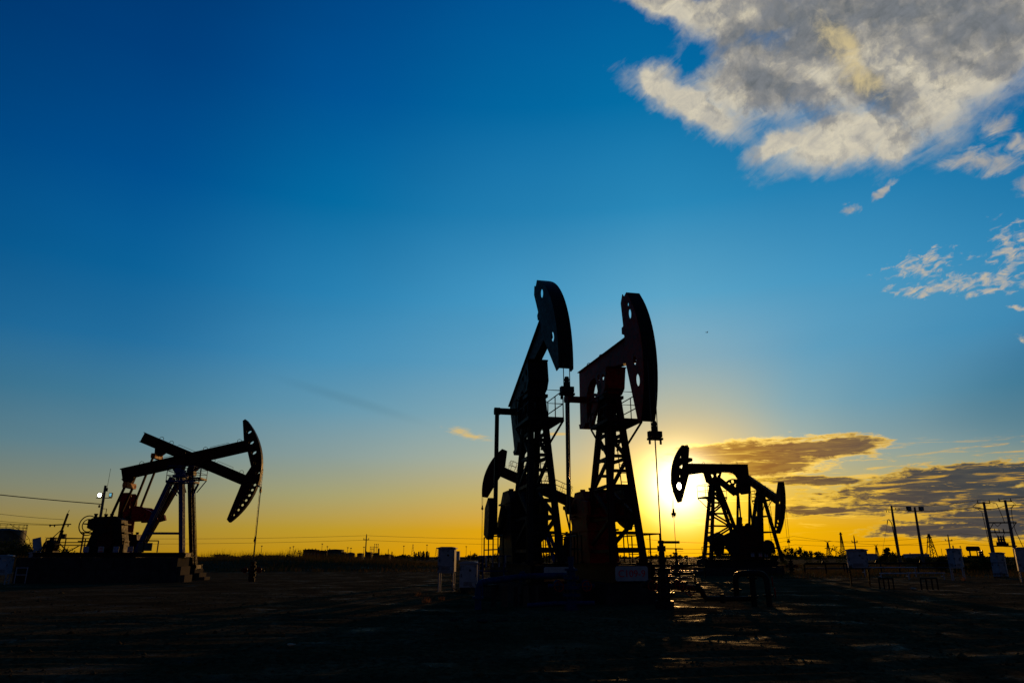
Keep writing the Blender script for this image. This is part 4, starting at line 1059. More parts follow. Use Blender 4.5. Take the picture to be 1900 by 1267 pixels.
# slabs leaning on the middle foundation
for k, (x, w_, m_) in enumerate([(-.62, .16, 'concrete'), (-.25, .22, 'pale_lit_conc'), (.12, .16, 'concrete'), (.48, .2, 'pale_lit_conc'), (.86, .10, 'pale_lit_conc')]):
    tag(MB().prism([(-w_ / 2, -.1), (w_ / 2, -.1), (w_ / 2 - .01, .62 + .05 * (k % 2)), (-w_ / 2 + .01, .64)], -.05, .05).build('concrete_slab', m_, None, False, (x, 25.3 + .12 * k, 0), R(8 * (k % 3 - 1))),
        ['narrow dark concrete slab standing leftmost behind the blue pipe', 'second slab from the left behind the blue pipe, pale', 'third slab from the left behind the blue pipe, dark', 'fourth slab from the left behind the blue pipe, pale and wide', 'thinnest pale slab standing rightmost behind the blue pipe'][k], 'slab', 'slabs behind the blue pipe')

# ------------------------------------------------------------------ poles and wires
def insulator(root, c, h=.28, r=.06):
    return MB().lathe(c, [(.02, 0), (r, .03), (r * .6, .08), (r, .11), (r * .6, .16), (r, .19), (.02, h)], 10).build('insulator', 'porcelain', root)
pa = thing('utility_pole', 'concrete utility pole with cross arm left of the floodlight pole', 'utility pole', (57.3, 110, 0), 0, 'poles along the right power line')
MB().tube((0, 0, -.3), (0, 0, 8.95), .24, 12, .14).build('pole', 'wood', pa)
ar = MB().bar((-.95, 0, 8.35), (1.25, 0, 8.35), .10, .12).build('cross_arm', 'black', pa)
for x in (-.85, -.5, .55, 1.1): insulator(ar, (x, 0, 8.35 if x > 0 else 7.95))
MB().bar((.1, 0, 8.85), (.75, 0, 8.82), .06, .08).build('cross_arm', 'black', pa)
MB().path([(-.15, -.1, .5), (-.3, -.15, 4.2), (-.42, -.15, 6.4), (-.75, -.1, 6.95), (-.95, -.1, 6.75), (-1.1, -.1, 6.2)], .06, 6).build('cable_riser', 'black', pa)
for z in (1.6, 3.0, 4.4): MB().tube((-.3, -.12, z), (.1, -.12, z), .05, 6).build('clamp', 'black', pa)
MB().tube((-1.1, -.1, 6.2), (-4.6, -3, 0), .018, 5).build('guy_wire', 'wire', pa)
fl = thing('floodlight_pole', 'pole carrying two square floodlights on the right', 'floodlight pole', (55.25, 100, 0), 0)
MB().tube((0, 0, -.3), (0, 0, 8.1), .22, 12, .13).build('pole', 'wood', fl)
ar = MB().bar((-1.0, 0, 7.55), (1.0, 0, 7.55), .08, .10).build('cross_arm', 'black', fl)
for s_ in (-1, 1):
    lp = MB().box((s_ * .85, -.05, 7.88), (.56, .34, .52)).build('floodlight', 'black', fl)
    MB().box((s_ * .85, -.235, 7.88), (.46, .02, .42)).build('lens', 'lampglass', lp)
    MB().box((s_ * .85, 0, 7.6), (.1, .1, .1)).build('bracket', 'black', lp)
hp = thing('transformer_structure', 'two-pole transformer structure with cutouts and cross beams at the right', 'transformer structure', (56.4, 85, 0), 0)
for s_, z in ((-1.27, 7.7), (1.27, 7.9)):
    MB().tube((s_, 0, -.3), (s_, 0, z), .22, 12, .13).build('pole', 'wood', hp)
    ar = MB().bar((s_ - .75, 0, z - .15), (s_ + .75, 0, z - .15), .09, .10).build('cross_arm', 'black', hp)
    for x in (-.68, .68): insulator(ar, (s_ + x, 0, z - .1), .34)
MB().bar((-2.35, 0, 6.95), (-.55, 0, 6.85), .08, .10).build('cross_arm', 'black', hp)
for z, x0, x1 in ((5.35, -1.3, 2.1), (4.25, -1.3, 1.3), (2.75, -1.3, 1.6)):
    bm_ = MB().bar((x0, 0, z), (x1, 0, z), .10, .14).build('cross_beam', 'black', hp)
    if z < 5:
        for x in (-.6, -.1, .4): insulator(bm_, (x, 0, z + .05), .36 if z > 4 else .5, .06 if z > 4 else .11)
MB().box((0, 0, 2.95), (1.1, .5, .3)).build('cutout_base', 'black', hp)
for x in (-.3, 0.0, .3): MB().lathe((x - .05, 0, 3.05), [(.12, 0), (.16, .1), (.10, .3), (.16, .4), (.10, .6), (.12, .75), (.05, .85)], 12).build('bushing', 'porcelain', hp)
for p, q in (((1.3, 0, 4.5), (2.05, 0, 5.35)), ((-1.2, 0, 4.5), (-.6, 0, 5.3))): MB().bar(p, q, .06, .06).build('strut', 'black', hp)
for pts in ([(-2.2, 0, 6.95), (-1.75, -.1, 6.6), (-1.68, -.1, 5), (-1.55, -.1, 2), (-1.5, -.1, .2)], [(2.2, 0, 7.4), (1.75, -.1, 6.9), (1.65, -.1, 6), (1.7, -.1, 4.5), (2.3, -.1, 2.4), (2.7, -.1, .5)], [(-2.0, 0, 7.6), (-2.6, 0, 7.2), (-2.3, 0, 6.95)], [(1.95, 0, 7.9), (2.4, 0, 7.4), (1.7, 0, 7.0)],
            [(-.6, 0, 7.7), (.2, 0, 7.5), (.6, 0, 6.0), (.7, 0, 5.4)], [(-.5, 0, 5.3), (-.2, 0, 4.9), (.3, 0, 5.3)], [(-.6, 0, 4.7), (-.5, 0, 4.0), (-.35, 0, 3.9)], [(.4, 0, 4.7), (.5, 0, 4.2), (.25, 0, 3.9)]):
    MB().path(pts, .035, 5).build('jumper_cable', 'wire', hp)
tx = thing('transformer', 'dark oil transformer half hidden in bushes by the twin poles', 'transformer', (52.5, 84, .5), R(10))
MB().box((0, 0, .6), (1.5, .9, 1.2)).build('tank', 'black', tx)
for k in range(6): MB().box((-.6 + .24 * k, -.52, .6), (.04, .16, .9)).build('cooling_fin', 'black', tx)
MB().tube((-.95, 0, 1.95), (.45, 0, 1.95), .27, 14).build('conservator', 'black', tx)
for x in (.5, .7, .9): MB().lathe((x, 0, 1.2), [(.08, 0), (.11, .1), (.07, .3), (.10, .4), (.04, .62)], 10).build('bushing', 'porcelain', tx)
for x in (-.7, .2): MB().bar((x, 0, 1.2), (x, 0, 1.75), .08, .08).build('bracket', 'black', tx)
MB().box((0, 0, -.3), (1.7, 1.0, .6)).build('base', 'concrete', tx)

def wire(label, pts, sag, r=.02, n=18):
    out = []
    for k, (a, b) in enumerate(zip(pts, pts[1:])):
        a, b = Vector(a), Vector(b)
        for i in range(n + (k == len(pts) - 2)):
            t_ = i / n; p = a.lerp(b, t_); p.z -= 4 * sag * t_ * (1 - t_); out.append(p)
    return tag(MB().path(out, r, 5).build('power_line', 'wire'), label, 'power line', 'overhead wires')
wire('upper wire from the cross-arm pole to the twin transformer poles and beyond', [(58.0, 110, 8.85), (55.0, 85, 7.95), (57.7, 85, 8.15), (75, 72, 9.6)], .25, .025)
wire('lower wire from the cross-arm pole to the twin transformer poles and beyond', [(58.4, 110, 8.35), (54.2, 85, 7.1), (57.6, 85, 7.3), (75, 72, 8.3)], .3, .035)
# far poles and wires
def far_pole(label, x, y, h, arm=1.6, r=.16, lean=0.0, name='utility_pole'):
    p = thing(name, label, 'utility pole', (x, y, 0), 0, 'far utility poles')
    MB().tube((0, 0, -.2), (lean, 0, h), r, 8, r * .65).build('pole', 'wood', p)
    if arm:
        MB().bar((-arm / 2 + lean, 0, h - .9), (arm / 2 + lean, 0, h - .9), .12, .12).build('cross_arm', 'black', p)
        for s_ in (-.45, 0, .45): insulator(p, (arm * s_ + lean, 0, h - .85 if s_ else h), .3, .08)
    return p
far_pole('slim utility pole on the skyline left of the industrial plant towers', -31.6, 160, 6.0, 1.2)
far_pole('short leaning utility pole rising behind the grey cabinet', 60.3, 130, 3.9 + 1.0, 1.0)
far_pole('small far pole between the transformer structure and the banded cabinet', 74.5, 125, 3.4, 0)
far_pole('far pole with arm left of the transformer', 84, 142, 5.4, 1.4)
wire('pair of far wires above the plant skyline, upper one', [(-95, 150, 5.3), (-31.6, 160, 5.95), (25, 168, 5.6)], .45, .028)
wire('pair of far wires above the plant skyline, lower one', [(-95, 150, 4.1), (-31.9, 160, 5.0), (25, 168, 4.0)], .35, .028)
wire('heavy cable running from the left edge to the light mast', [(-70, 68, 10.0), (-42.15, 75, 6.75)], .35, .045)
wire('thin wire from the left edge to the braced pole, top', [(-74, 78, 9.6), (-50.2, 82, 5.55)], .7, .02)
wire('thin wire from the left edge to the braced pole, middle', [(-74, 78, 8.6), (-51.3, 82, 5.0)], .7, .02)
wire('thin wire from the left edge to the braced pole, lowest', [(-74, 78, 7.9), (-51.5, 82, 4.95)], .7, .02)
wire('long far wire sweeping past the lattice pylons, top', [(60, 330, 5.2), (130, 340, 9.0), (213, 350, 12.0), (330, 330, 8.2)], 2.0, .06)
wire('long far wire sweeping past the lattice pylons, middle', [(60, 330, 3.6), (130, 340, 6.8), (213, 350, 9.6), (330, 330, 6.0)], 1.8, .06)
wire('long far wire sweeping past the lattice pylons, lowest', [(60, 330, 9.0), (130, 340, 10.5), (213, 350, 7.6), (330, 330, 4.6)], 2.2, .06)

# left: light mast, braced transformer pole, tank
lm = thing('light_mast', 'mast with lit floodlight and whip antenna behind the left pumpjacks', 'light mast', (-42.2, 75, 0), 0)
MB().tube((0, 0, -.3), (0, 0, 8.65), .16, 10, .12).build('pole', 'wood', lm)
MB().tube((.2, 0, 8.3), (.25, 0, 10.4), .018, 5).build('antenna', 'black', lm)
MB().tube((.2, 0, 8.05), (.2, 0, 8.4), .10, 8).build('antenna_base', 'black', lm)
MB().bar((-.75, 0, 7.38), (.85, 0, 7.38), .06, .07).build('cross_arm', 'black', lm)
for s_, m_ in ((-.42, 'lamplit'), (.68, 'lampdim')):
    lp = MB().box((s_, .05, 7.68), (.42 if s_ < 0 else .3, .2, .46)).build('floodlight', 'black', lm)
    if s_ < 0: MB().lathe((s_, -.05, 7.68), [(.17, 0), (.19, .02), (.12, .06), (.02, .07)], 18, (0, -1, 0)).build('lens', m_, lp)
    else:
        for i in (-1, 1):
            for j in (-1, 1): MB().box((s_ + i * .06, -.06, 7.70 + j * .08), (.09, .02, .12)).build('lens', m_, lp)
MB().path([(.15, 0, 6.3), (.5, 0, 6.3), (.5, 0, 5.4)], .035, 6).build('conduit', 'black', lm)
MB().lathe((-.3, 0, 6.4), [(.03, 0), (.1, .06), (.1, .22), (.03, .3)], 10).build('insulator', 'porcelain', lm)
tp = thing('braced_pole', 'braced transformer pole behind the left gearbox', 'utility pole', (-50.2, 82, 0), 0)
MB().bar((-.9, 0, -.2), (.35, 0, 6.2), .17, .17).build('pole', 'black', tp)
MB().bar((-.55, 0, -.2), (.15, 0, 4.4), .12, .12).build('pole', 'black', tp)
MB().bar((-1.5, 0, 4.95), (.9, 0, 5.05), .10, .12).build('cross_arm', 'black', tp)
for x in (-1.4, -.9, .6): insulator(tp, (x, 0, 4.75), .3, .08)
MB().tube((-.1, 0, 4.4), (-3.6, -.5, .4), .05, 6).build('stay', 'black', tp)
MB().tube((.3, 0, 6.2), (.45, 0, 6.6), .03, 6).build('spike', 'black', tp)
for p, q in (((-.2, 0, 3.1), (2.6, 0, 3.1)), ((0, 0, 3.0), (2.4, 0, .9)), ((-.4, 0, 1.2), (2.3, 0, 2.8))): MB().bar(p, q, .09, .09).build('strut', 'black', tp)
MB().bar((2.5, 0, 0), (2.5, 0, 4.2), .14, .14).build('pole', 'black', tp)
MB().box((.35, 0, 3.75), (.4, .3, .5)).build('switch_box', 'black', tp)
tk = thing('storage_tank', 'round storage tank with spiral stair and roof railing at the left edge', 'storage tank', (-97.8, 142, 0), 0)
MB().lathe((0, 0, 0), [(3.5, 0), (3.5, 6.35), (3.3, 6.45), (.4, 6.8)], 40).build('shell', 'tankd', tk, True)
b = MB()
for z in (6.9, 7.5): b.ring((0, 0, z), (0, 0, 1), 3.45, .035, 36)
for k in range(20):
    a = k * math.pi / 10; b.tube((3.45 * math.cos(a), 3.45 * math.sin(a), 6.4), (3.45 * math.cos(a), 3.45 * math.sin(a), 7.5), .03, 5)
b.build('roof_railing', 'black', tk)
MB().box((-1.6, -1.5, 7.0), (.4, .4, .9)).build('vent', 'black', tk)
stc = MB().path([(3.95 * math.cos(R(100 - 150 * t_)), 3.95 * math.sin(R(100 - 150 * t_)), .3 + 6.2 * t_) for t_ in np.linspace(0, 1, 22)], .06, 6).build('spiral_stair', 'black', tk)
for k in range(26):
    t_ = k / 25; a = R(100 - 150 * t_); z = .3 + 6.2 * t_
    MB().bar((3.5 * math.cos(a), 3.5 * math.sin(a), z), (4.3 * math.cos(a), 4.3 * math.sin(a), z), .26, .04).build('tread', 'black', stc)
MB().path([(4.3 * math.cos(R(100 - 150 * t_)), 4.3 * math.sin(R(100 - 150 * t_)), 1.3 + 6.2 * t_) for t_ in np.linspace(0, 1, 22)], .04, 6).build('hand_rail', 'black', stc)
# ------------------------------------------------------------------ far plant on the skyline
FY = 350.0
def fx(c): return c * 0.2545            # columns measured along the skyline, metres east of the axis
def fz(h): return 1.6 + h * 0.243
def far_box(label, c0, c1, h, mat, roof=True, vents=0, win=0, name='plant_building'):
    x0, x1, z = fx(c0), fx(c1), fz(h)
    o = thing(name, label, 'building', ((x0 + x1) / 2, FY, 0), 0, 'plant buildings on the skyline')
    w_ = x1 - x0
    MB().box((0, 0, z / 2 - .2), (w_, 5, z + .4)).build('wall', mat, o)
    if roof: MB().prism([(-w_ / 2 - .15, z), (w_ / 2 + .15, z), (w_ / 2 + .1, z + .18), (0, z + .38), (-w_ / 2 - .1, z + .18)], -2.7, 2.7).build('roof', mat, o)
    for k in range(vents): MB().lathe((-w_ * .38 + w_ * .76 * k / max(1, vents - 1), -1.5, z + .1), [(.22, 0), (.22, .4), (.34, .42), (.1, .6)], 8).build('roof_vent', mat, o)
    for k in range(win):
        wn = MB().box((-w_ * .36 + w_ * .72 * k / max(1, win - 1), -2.52, z * .62), (.5, .06, .8)).build('window', 'lampglass', o)
    return o
far_box('long brick plant building leftmost on the skyline', -385, -360, 12, 'build', True, 4, 4)
far_box('lower brick plant building next to the long one', -359, -343, 10, 'build', True, 2, 2)
far_box('green plant building with overhanging flat roof', -340, -314, 12, 'buildg', True, 1, 3)
far_box('small dark hut between the green building and the round tank', -313, -309, 7, 'build')
far_box('small plant hut right of the round tank', -285, -276, 5, 'buildg')
far_box('dark plant hut under the slim utility pole', -270, -260, 7, 'build', True, 1)
far_box('dark plant hut under the twin truss towers', -256, -248, 5, 'buildg')
far_box('low dark hut right of the thick dark column', -244, -236, 2, 'build')
far_box('low hut with a spire on its roof', -234, -226, 3, 'build', True, 1)
far_box('pale plant building peeping out behind the tall grey cabinet', -103, -97, 10, 'buildp', False)
far_box('low pale shed right of the grey cabinet', 655, 672, 4, 'buildp')
far_box('long low pale shed below the lattice pylon', 730, 768, 4, 'buildp', True, 2)
ft = thing('plant_tank', 'round green plant tank with cone roof on the skyline', 'tank', (fx(-299.5), FY, 0), 0)
MB().lathe((0, 0, -.3), [(2.15, 0), (2.15, fz(6) + .3), (.2, fz(8) + .3)], 20).build('shell', 'buildg', ft)
def column(label, c, h, r, mat='build', n=0):
    o = thing('process_column', label, 'column', (fx(c), FY, 0), 0, 'process columns on the skyline')
    z = fz(h)
    MB().lathe((0, 0, -.3), [(r, 0), (r, z * .55), (r * .8, z * .58), (r * .8, z), (r * .3, z + .4)], 10).build('shell', mat, o)
    MB().ring((0, 0, z * .6), (0, 0, 1), r * 1.5, .06, 12).build('gallery', 'black', o)
    return o
column('thick dark process column right of the truss towers', -247, 15, .42)
column('slim reddish process column right of the spired hut', -222.5, 9, .3)
column('thin spire standing on the low hut', -229.5, 14, .16)
for k, (c, h) in enumerate([(-181, 9), (-178, 6), (-173, 9), (-170, 10), (-167, 8), (-164, 10), (-162, 6), (-159, 9), (-157, 10), (-154, 8)]):
    column('dark process column in the cluster behind the open yard, number %s from the left' % ['one', 'two', 'three', 'four', 'five', 'six', 'seven', 'eight', 'nine', 'ten'][k], c, h, .3 + .1 * (k % 3))
def mast(label, c, h, head=True, lattice_=False, w=.09):
    o = thing('lamp_mast' if not lattice_ else 'lattice_mast', label, 'mast', (fx(c), FY, 0), 0, 'masts on the skyline')
    z = fz(h)
    if lattice_:
        for sx in (-1, 1):
            MB().bar((sx * .9, 0, -.3), (sx * .1, 0, z), .14, .14).build('leg', 'black', o)
        for k in range(6):
            f0, f1 = k / 6, (k + 1) / 6
            MB().bar((-.9 + .8 * f0, 0, z * f0), (.9 - .8 * f1, 0, z * f1), .09, .09).build('brace', 'black', o)
    else:
        MB().tube((0, 0, -.3), (0, 0, z), w * 1.3, 6, w).build('pole', 'black', o)
        if head: MB().lathe((0, 0, z - .1), [(.12, 0), (.42, .1), (.42, .3), (.1, .42)], 10).build('lamp_head', 'black', o)
    return o
for lab, c, h, hd, lt in [('bare mast above the grass right of the left wellheads', -465, 19, True, False), ('short mast above the grass, left of a close pair', -412, 16, True, False), ('taller mast of the close pair above the grass', -406, 18, True, False),
    ('tall mast behind the lower brick plant building', -353, 23, True, False), ('mast with lamp between brick and green plant buildings', -343, 18, True, False), ('mast behind the round plant tank, left one', -305, 16, True, False),
    ('mast behind the round plant tank, right one', -299, 15, True, False), ('mast left of the slim utility pole', -275, 17, True, False), ('mast with lamp left of the lattice mast', -201, 19, True, False),
    ('lattice mast rising above the process column cluster', -184, 23, False, True), ('mast with lamp right of the process column cluster', -158, 21, True, False), ('small lattice mast just left of the tall grey cabinet', -140, 17, False, True),
    ('mast with lamp right of the tall grey cabinet', -85, 18, True, False), ('thin mast close to the black pumpjack cage', -77, 10, False, False), ('mast left of the tall wellhead, tall one', 254, 16, False, True), ('short mast between the pumpjack sign and the tall wellhead', 272, 8, False, False),
    ('short bare mast right of the bush', 690, 14, False, False), ('bare mast left of the two-tone cabinet', 797, 15, False, False), ('short lattice mast right of the two-tone cabinet', 833, 20, False, True), ('leaning bare mast near the transformer', 848, 15, False, False)]:
    mast(lab, c, h, hd, lt)
for k, (c, h, lab) in enumerate([(-260, 18, 'shorter of the twin truss towers on the skyline'), (-252, 23, 'taller of the twin truss towers on the skyline')]):
    o = thing('truss_tower', lab, 'tower', (fx(c), FY, 0), 0, 'truss towers on the skyline')
    for x in (-.8, 0, .8):
        MB().bar((x, 0, -.3), (x, 0, fz(h)), .2, .2).build('leg', 'black', o)
        MB().box((x, 0, fz(h)), (.4, .4, .3)).build('cap', 'black', o)
    for z in (.45, .8): MB().bar((-.8, 0, fz(h) * z), (.8, 0, fz(h) * z), .16, .16).build('brace', 'black', o)
def pylon(label, x, y, h, w, arms, yy=False, th=.28):
    o = thing('pylon', label, 'pylon', (x, y, 0), 0, 'lattice pylons on the horizon')
    for sx in (-1, 1):
        for sy in (-1, 1): MB().bar((sx * w, sy * w, -.3), (sx * w * .12, sy * w * .12, h), th, th).build('leg', 'black', o)
    n = 8
    for k in range(n):
        f0, f1 = (k / n) ** .8, ((k + 1) / n) ** .8
        a, b_ = w * (1 - .88 * f0), w * (1 - .88 * f1)
        MB().bar((-a, -a, h * f0), (b_, -b_, h * f1), th * .6, th * .6).build('brace', 'black', o)
        MB().bar((a, -a, h * f0), (-b_, -b_, h * f1), th * .6, th * .6).build('brace', 'black', o)
    for z, L in arms:
        MB().bar((-L, 0, h * z), (L, 0, h * z), th * .8, th * .8).build('cross_arm', 'black', o)
        MB().bar((-L, 0, h * z), (0, 0, h * z + .8), th * .6, th * .6).build('cross_arm', 'black', o); MB().bar((L, 0, h * z), (0, 0, h * z + .8), th * .6, th * .6).build('cross_arm', 'black', o)
    if yy:
        for s_ in (-1, 1): MB().bar((0, 0, h * .96), (s_ * yy, 0, h * 1.08), th * .8, th * .8).build('horn', 'black', o)
    return o
pylon('tall lattice pylon between the floodlight pole and the two-tone cabinet', 198, 350, 11.9, 1.9, [(.86, 1.4), (.68, 1.5), (.5, 1.6)])
pylon('slim lattice radio tower left of the grey cabinet', 178.5, 400, 14.2, 1.1, [(.93, .9), (.7, .6)])
pylon('horned pylon left of the radio tower', 213.5, 500, 11.0, 1.4, [(.62, 2.4), (.3, 2.3)], 1.9, .34)
pylon('small horned pylon just right of the grey cabinet', 246, 500, 8.8, 1.1, [(.75, 1.3)], 1.4, .3)
pylon('smallest horned pylon above the far trees right of the sun', 195, 500, 7.5, 1.0, [(.72, 1.2)], 1.3, .28)
# tiny pumpjack on the horizon
fp = thing('pumpjack', 'tiny far pumpjack silhouette on the horizon left of the radio tower', 'pumpjack', (332, 760, 0), R(185), 'pumpjacks of the oil field')
frp = make_frame(25, 6.2)
MB().prism([(3.8, 1.1), (-4.5, .8), (-4.5, .1), (3.8, .4)], -.3, .3, frp).build('walking_beam', 'black', fp)
MB().prism(HEAD_B, -.3, .3, frp).build('horsehead', 'black', fp)
for a in (-1.6, 1.0): MB().bar((a, 0, -.3), (0, 0, 6.2), .4, .4).build('leg', 'black', fp)
MB().box((-3.6, 0, 1.6), (2.2, 1.6, 3.4)).build('gearbox', 'black', fp)
MB().bar((-4, 0, 4.6), (-3.8, 0, 2.5), .25, .25).build('pitman_arm', 'black', fp)

# ------------------------------------------------------------------ vegetation
def tri_mesh(name, V, mat, kind='stuff', n=3):
    me_ = bpy.data.meshes.new(name); N = len(V) // n
    me_.vertices.add(len(V)); me_.vertices.foreach_set('co', np.asarray(V, np.float32).ravel())
    me_.loops.add(len(V)); me_.loops.foreach_set('vertex_index', np.arange(len(V), dtype=np.int32))
    me_.polygons.add(N); me_.polygons.foreach_set('loop_start', np.arange(0, len(V), n, dtype=np.int32))
    me_.update(calc_edges=True)
    me_.materials.append(M[mat])
    o = bpy.data.objects.new(name, me_); COL.objects.link(o)
    if kind: o['kind'] = kind
    return o
def blades(x, y, z, h, w, lean):
    n = len(x); a = rng.uniform(0, 2 * np.pi, n); la = rng.uniform(0, 2 * np.pi, n); L = lean * h * rng.uniform(0, 1, n)
    dx, dy = np.cos(a) * w / 2, np.sin(a) * w / 2
    V = np.empty((n, 3, 3))
    V[:, 0] = np.stack([x - dx, y - dy, z - .05], -1); V[:, 1] = np.stack([x + dx, y + dy, z - .05], -1)
    V[:, 2] = np.stack([x + np.cos(la) * L, y + np.sin(la) * L, z + h], -1)
    return V.reshape(-1, 3)
def leafcloud(c, r, n, size):
    """leaf triangles scattered through a lumpy ellipsoid"""
    c = np.array(c); r = np.array(r)
    k = max(6, n // 60); cen = rng.normal(0, 1, (k, 3)); cen /= np.linalg.norm(cen, axis=1)[:, None]; cen *= rng.uniform(.25, .95, (k, 1)) ** .6
    idx = rng.integers(0, k, n); p = cen[idx] + rng.normal(0, .16, (n, 3))
    p = c + p * r
    a = rng.normal(0, 1, (n, 3)); a /= np.linalg.norm(a, axis=1)[:, None]; b_ = rng.normal(0, 1, (n, 3)); b_ -= a * (a * b_).sum(1)[:, None]; b_ /= np.linalg.norm(b_, axis=1)[:, None]
    s_ = size * rng.uniform(.6, 1.4, (n, 1))
    V = np.empty((n, 3, 3)); V[:, 0] = p - a * s_ * .5; V[:, 1] = p + a * s_ * .5; V[:, 2] = p + b_ * s_
    return V.reshape(-1, 3)
N1 = 52000
x = rng.uniform(-92, 105, N1); y = 80 + 34 * rng.beta(1.4, 1.6, N1)
left = 1 - sstep(x, -34, -2)
cl = np.clip(.55 + 1.7 * fbm(x * .22, y * .22, 3, 40), .12, 1.3)
h = (.35 + .42 * left) * rng.uniform(.55, 1.35, N1) * cl
N2 = 26000
x2 = rng.uniform(20, 100, N2); y2 = rng.uniform(56, 84, N2) + (x2 - 20) * .05
cl2 = fbm(x2 * .3, y2 * .3, 3, 52); keep = cl2 > -.02
x2, y2 = x2[keep], y2[keep]; h2 = .22 * rng.uniform(.5, 1.6, len(x2)) * (1 + 2.5 * cl2[keep])
N3 = 5200
x3 = rng.uniform(-44, -14, N3); y3 = rng.uniform(94, 112, N3); h3 = rng.uniform(.8, 1.55, N3) * np.clip(.75 + 1.6 * fbm(x3 * .4, y3 * .1, 3, 77), .4, 1.25)
N4 = 9000
x4 = rng.uniform(-110, 30, N4); y4 = rng.uniform(112, 170, N4); h4 = rng.uniform(.3, .9, N4)
X_ = np.concatenate([x, x2, x3, x4]); Y_ = np.concatenate([y, y2, y3, y4]); H_ = np.concatenate([h, h2, h3, h4])
Wd = np.concatenate([np.full(N1, .08), np.full(len(x2), .05), np.full(N3, .028), np.full(N4, .12)])
tri_mesh('grass', blades(X_, Y_, ground_h(X_, Y_), H_, Wd, .45), 'grass')
parts_ = []
for k in range(60):      # far woodland, a low ragged line
    px = rng.uniform(-330, 420); yy = rng.uniform(560, 640); hh = rng.uniform(1.4, 2.6)
    parts_.append(leafcloud((px, yy, hh * .5), (rng.uniform(5, 14), 3, hh * .75), 240, 1.0))
for c, hgt in [(1452, 5), (1460, 7), (1468, 8), (1475, 8), (1482, 6), (1490, 6), (1498, 5), (1506, 5.5), (1514, 4.5), (1522, 4.5), (1440, 5), (1432, 3.5)]:
    parts_.append(leafcloud(((c - 950) * .305, 420, hgt * .4), (2.6, 3, hgt * .55), 420, .6))
for c, hgt in [(1205, 2.6), (1212, 3.6), (1219, 3.2), (1228, 2.6), (1243, 3.2), (1250, 3.8), (1258, 3.0), (1270, 2.4), (1183, 2.0)]:
    parts_.append(leafcloud(((c - 950) * .36, 495, hgt * .4), (3.0, 3, hgt * .6), 260, .6))
for c, hgt in [(818, 1.6), (826, 2.6), (835, 2.2), (845, 1.8), (885, 2.2), (878, 2.8), (870, 2.0)]:
    parts_.append(leafcloud(((c - 950) * .29, 400, hgt * .5), (3.0, 3, hgt * .7), 200, .6))
for k in range(90):     # scrub on the bank, uneven in height
    px = rng.uniform(-45, 95); yy = rng.uniform(98, 135); hh = rng.gamma(2.2, .28) + .35
    parts_.append(leafcloud((px, yy, hh * .45 + float(ground_h(px, yy))), (rng.uniform(.5, 1.8), .8, hh * .55), 150, .16))
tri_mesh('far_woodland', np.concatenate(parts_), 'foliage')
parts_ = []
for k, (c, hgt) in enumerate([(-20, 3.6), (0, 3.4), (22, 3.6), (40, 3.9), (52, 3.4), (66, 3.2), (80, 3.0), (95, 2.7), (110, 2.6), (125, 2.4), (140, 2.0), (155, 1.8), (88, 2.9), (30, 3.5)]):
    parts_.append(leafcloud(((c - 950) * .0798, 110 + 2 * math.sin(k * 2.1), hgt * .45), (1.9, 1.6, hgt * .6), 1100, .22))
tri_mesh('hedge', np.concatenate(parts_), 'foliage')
def bush(label, x, y, r, h, n=1500, spike=0):
    o = thing('bush', label, 'bush', (x, y, gz_at(x, y)), 0, 'bushes along the right bank')
    V = leafcloud((0, 0, h * .5), (r, r * .8, h * .52), n, .17)
    if spike: V = np.concatenate([V, leafcloud((.1, 0, h * 1.05), (r * .35, r * .3, h * .35), 400, .2)])
    c = tri_mesh('crown', V, 'foliage', None); c.parent = o
    t_ = MB()
    for k in range(5):
        a = k * 1.26; t_.tube((.1 * math.cos(a), .1 * math.sin(a), -.1), (r * .5 * math.cos(a), r * .5 * math.sin(a), h * .7), .05, 6, .015)
    t_.build('trunk', 'bark', o)
    return o
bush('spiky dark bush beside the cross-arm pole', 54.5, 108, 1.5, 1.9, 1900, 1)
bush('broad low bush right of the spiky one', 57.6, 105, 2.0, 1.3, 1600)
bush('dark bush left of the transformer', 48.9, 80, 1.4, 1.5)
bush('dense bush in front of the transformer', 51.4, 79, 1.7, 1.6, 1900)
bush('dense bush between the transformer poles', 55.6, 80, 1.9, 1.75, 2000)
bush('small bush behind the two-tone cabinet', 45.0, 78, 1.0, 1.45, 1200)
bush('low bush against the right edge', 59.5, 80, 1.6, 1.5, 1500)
def tuft(label, x, y, h, n=70, mat='tuft'):
    a = rng.uniform(0, 2 * np.pi, n); rr = rng.uniform(0, .16, n)
    V = blades(rr * np.cos(a), rr * np.sin(a), np.zeros(n), h * rng.uniform(.5, 1.2, n), np.full(n, .018), .9)
    o = tri_mesh('grass_tuft', V, mat, None); o.location = (x, y, gz_at(x, y))
    return tag(o, label, 'grass tuft', 'dry grass tufts in the yard')
for lab, x_, y_, h_ in [('dry sunlit-orange tuft under the tall grey cabinet, to its right', -2.45, 34.5, .20), ('dry sunlit-orange tuft by the foot of the short white cabinet', -1.85, 33.6, .24), ('dry sunlit-orange tuft left of the tall grey cabinet', -3.9, 31.8, .20),
                        ('larger dry tuft in front of the tall grey cabinet', -3.15, 27.6, .22), ('flat dry tuft in the yard left of the blue pipe', -2.75, 29.2, .15), ('dry tuft at the foot of the banded cabinet', 37.3, 56.8, .3), ('dry tuft under the two-tone cabinet', 30.9, 51.2, .28)]:
    tuft(lab, x_, y_, h_)

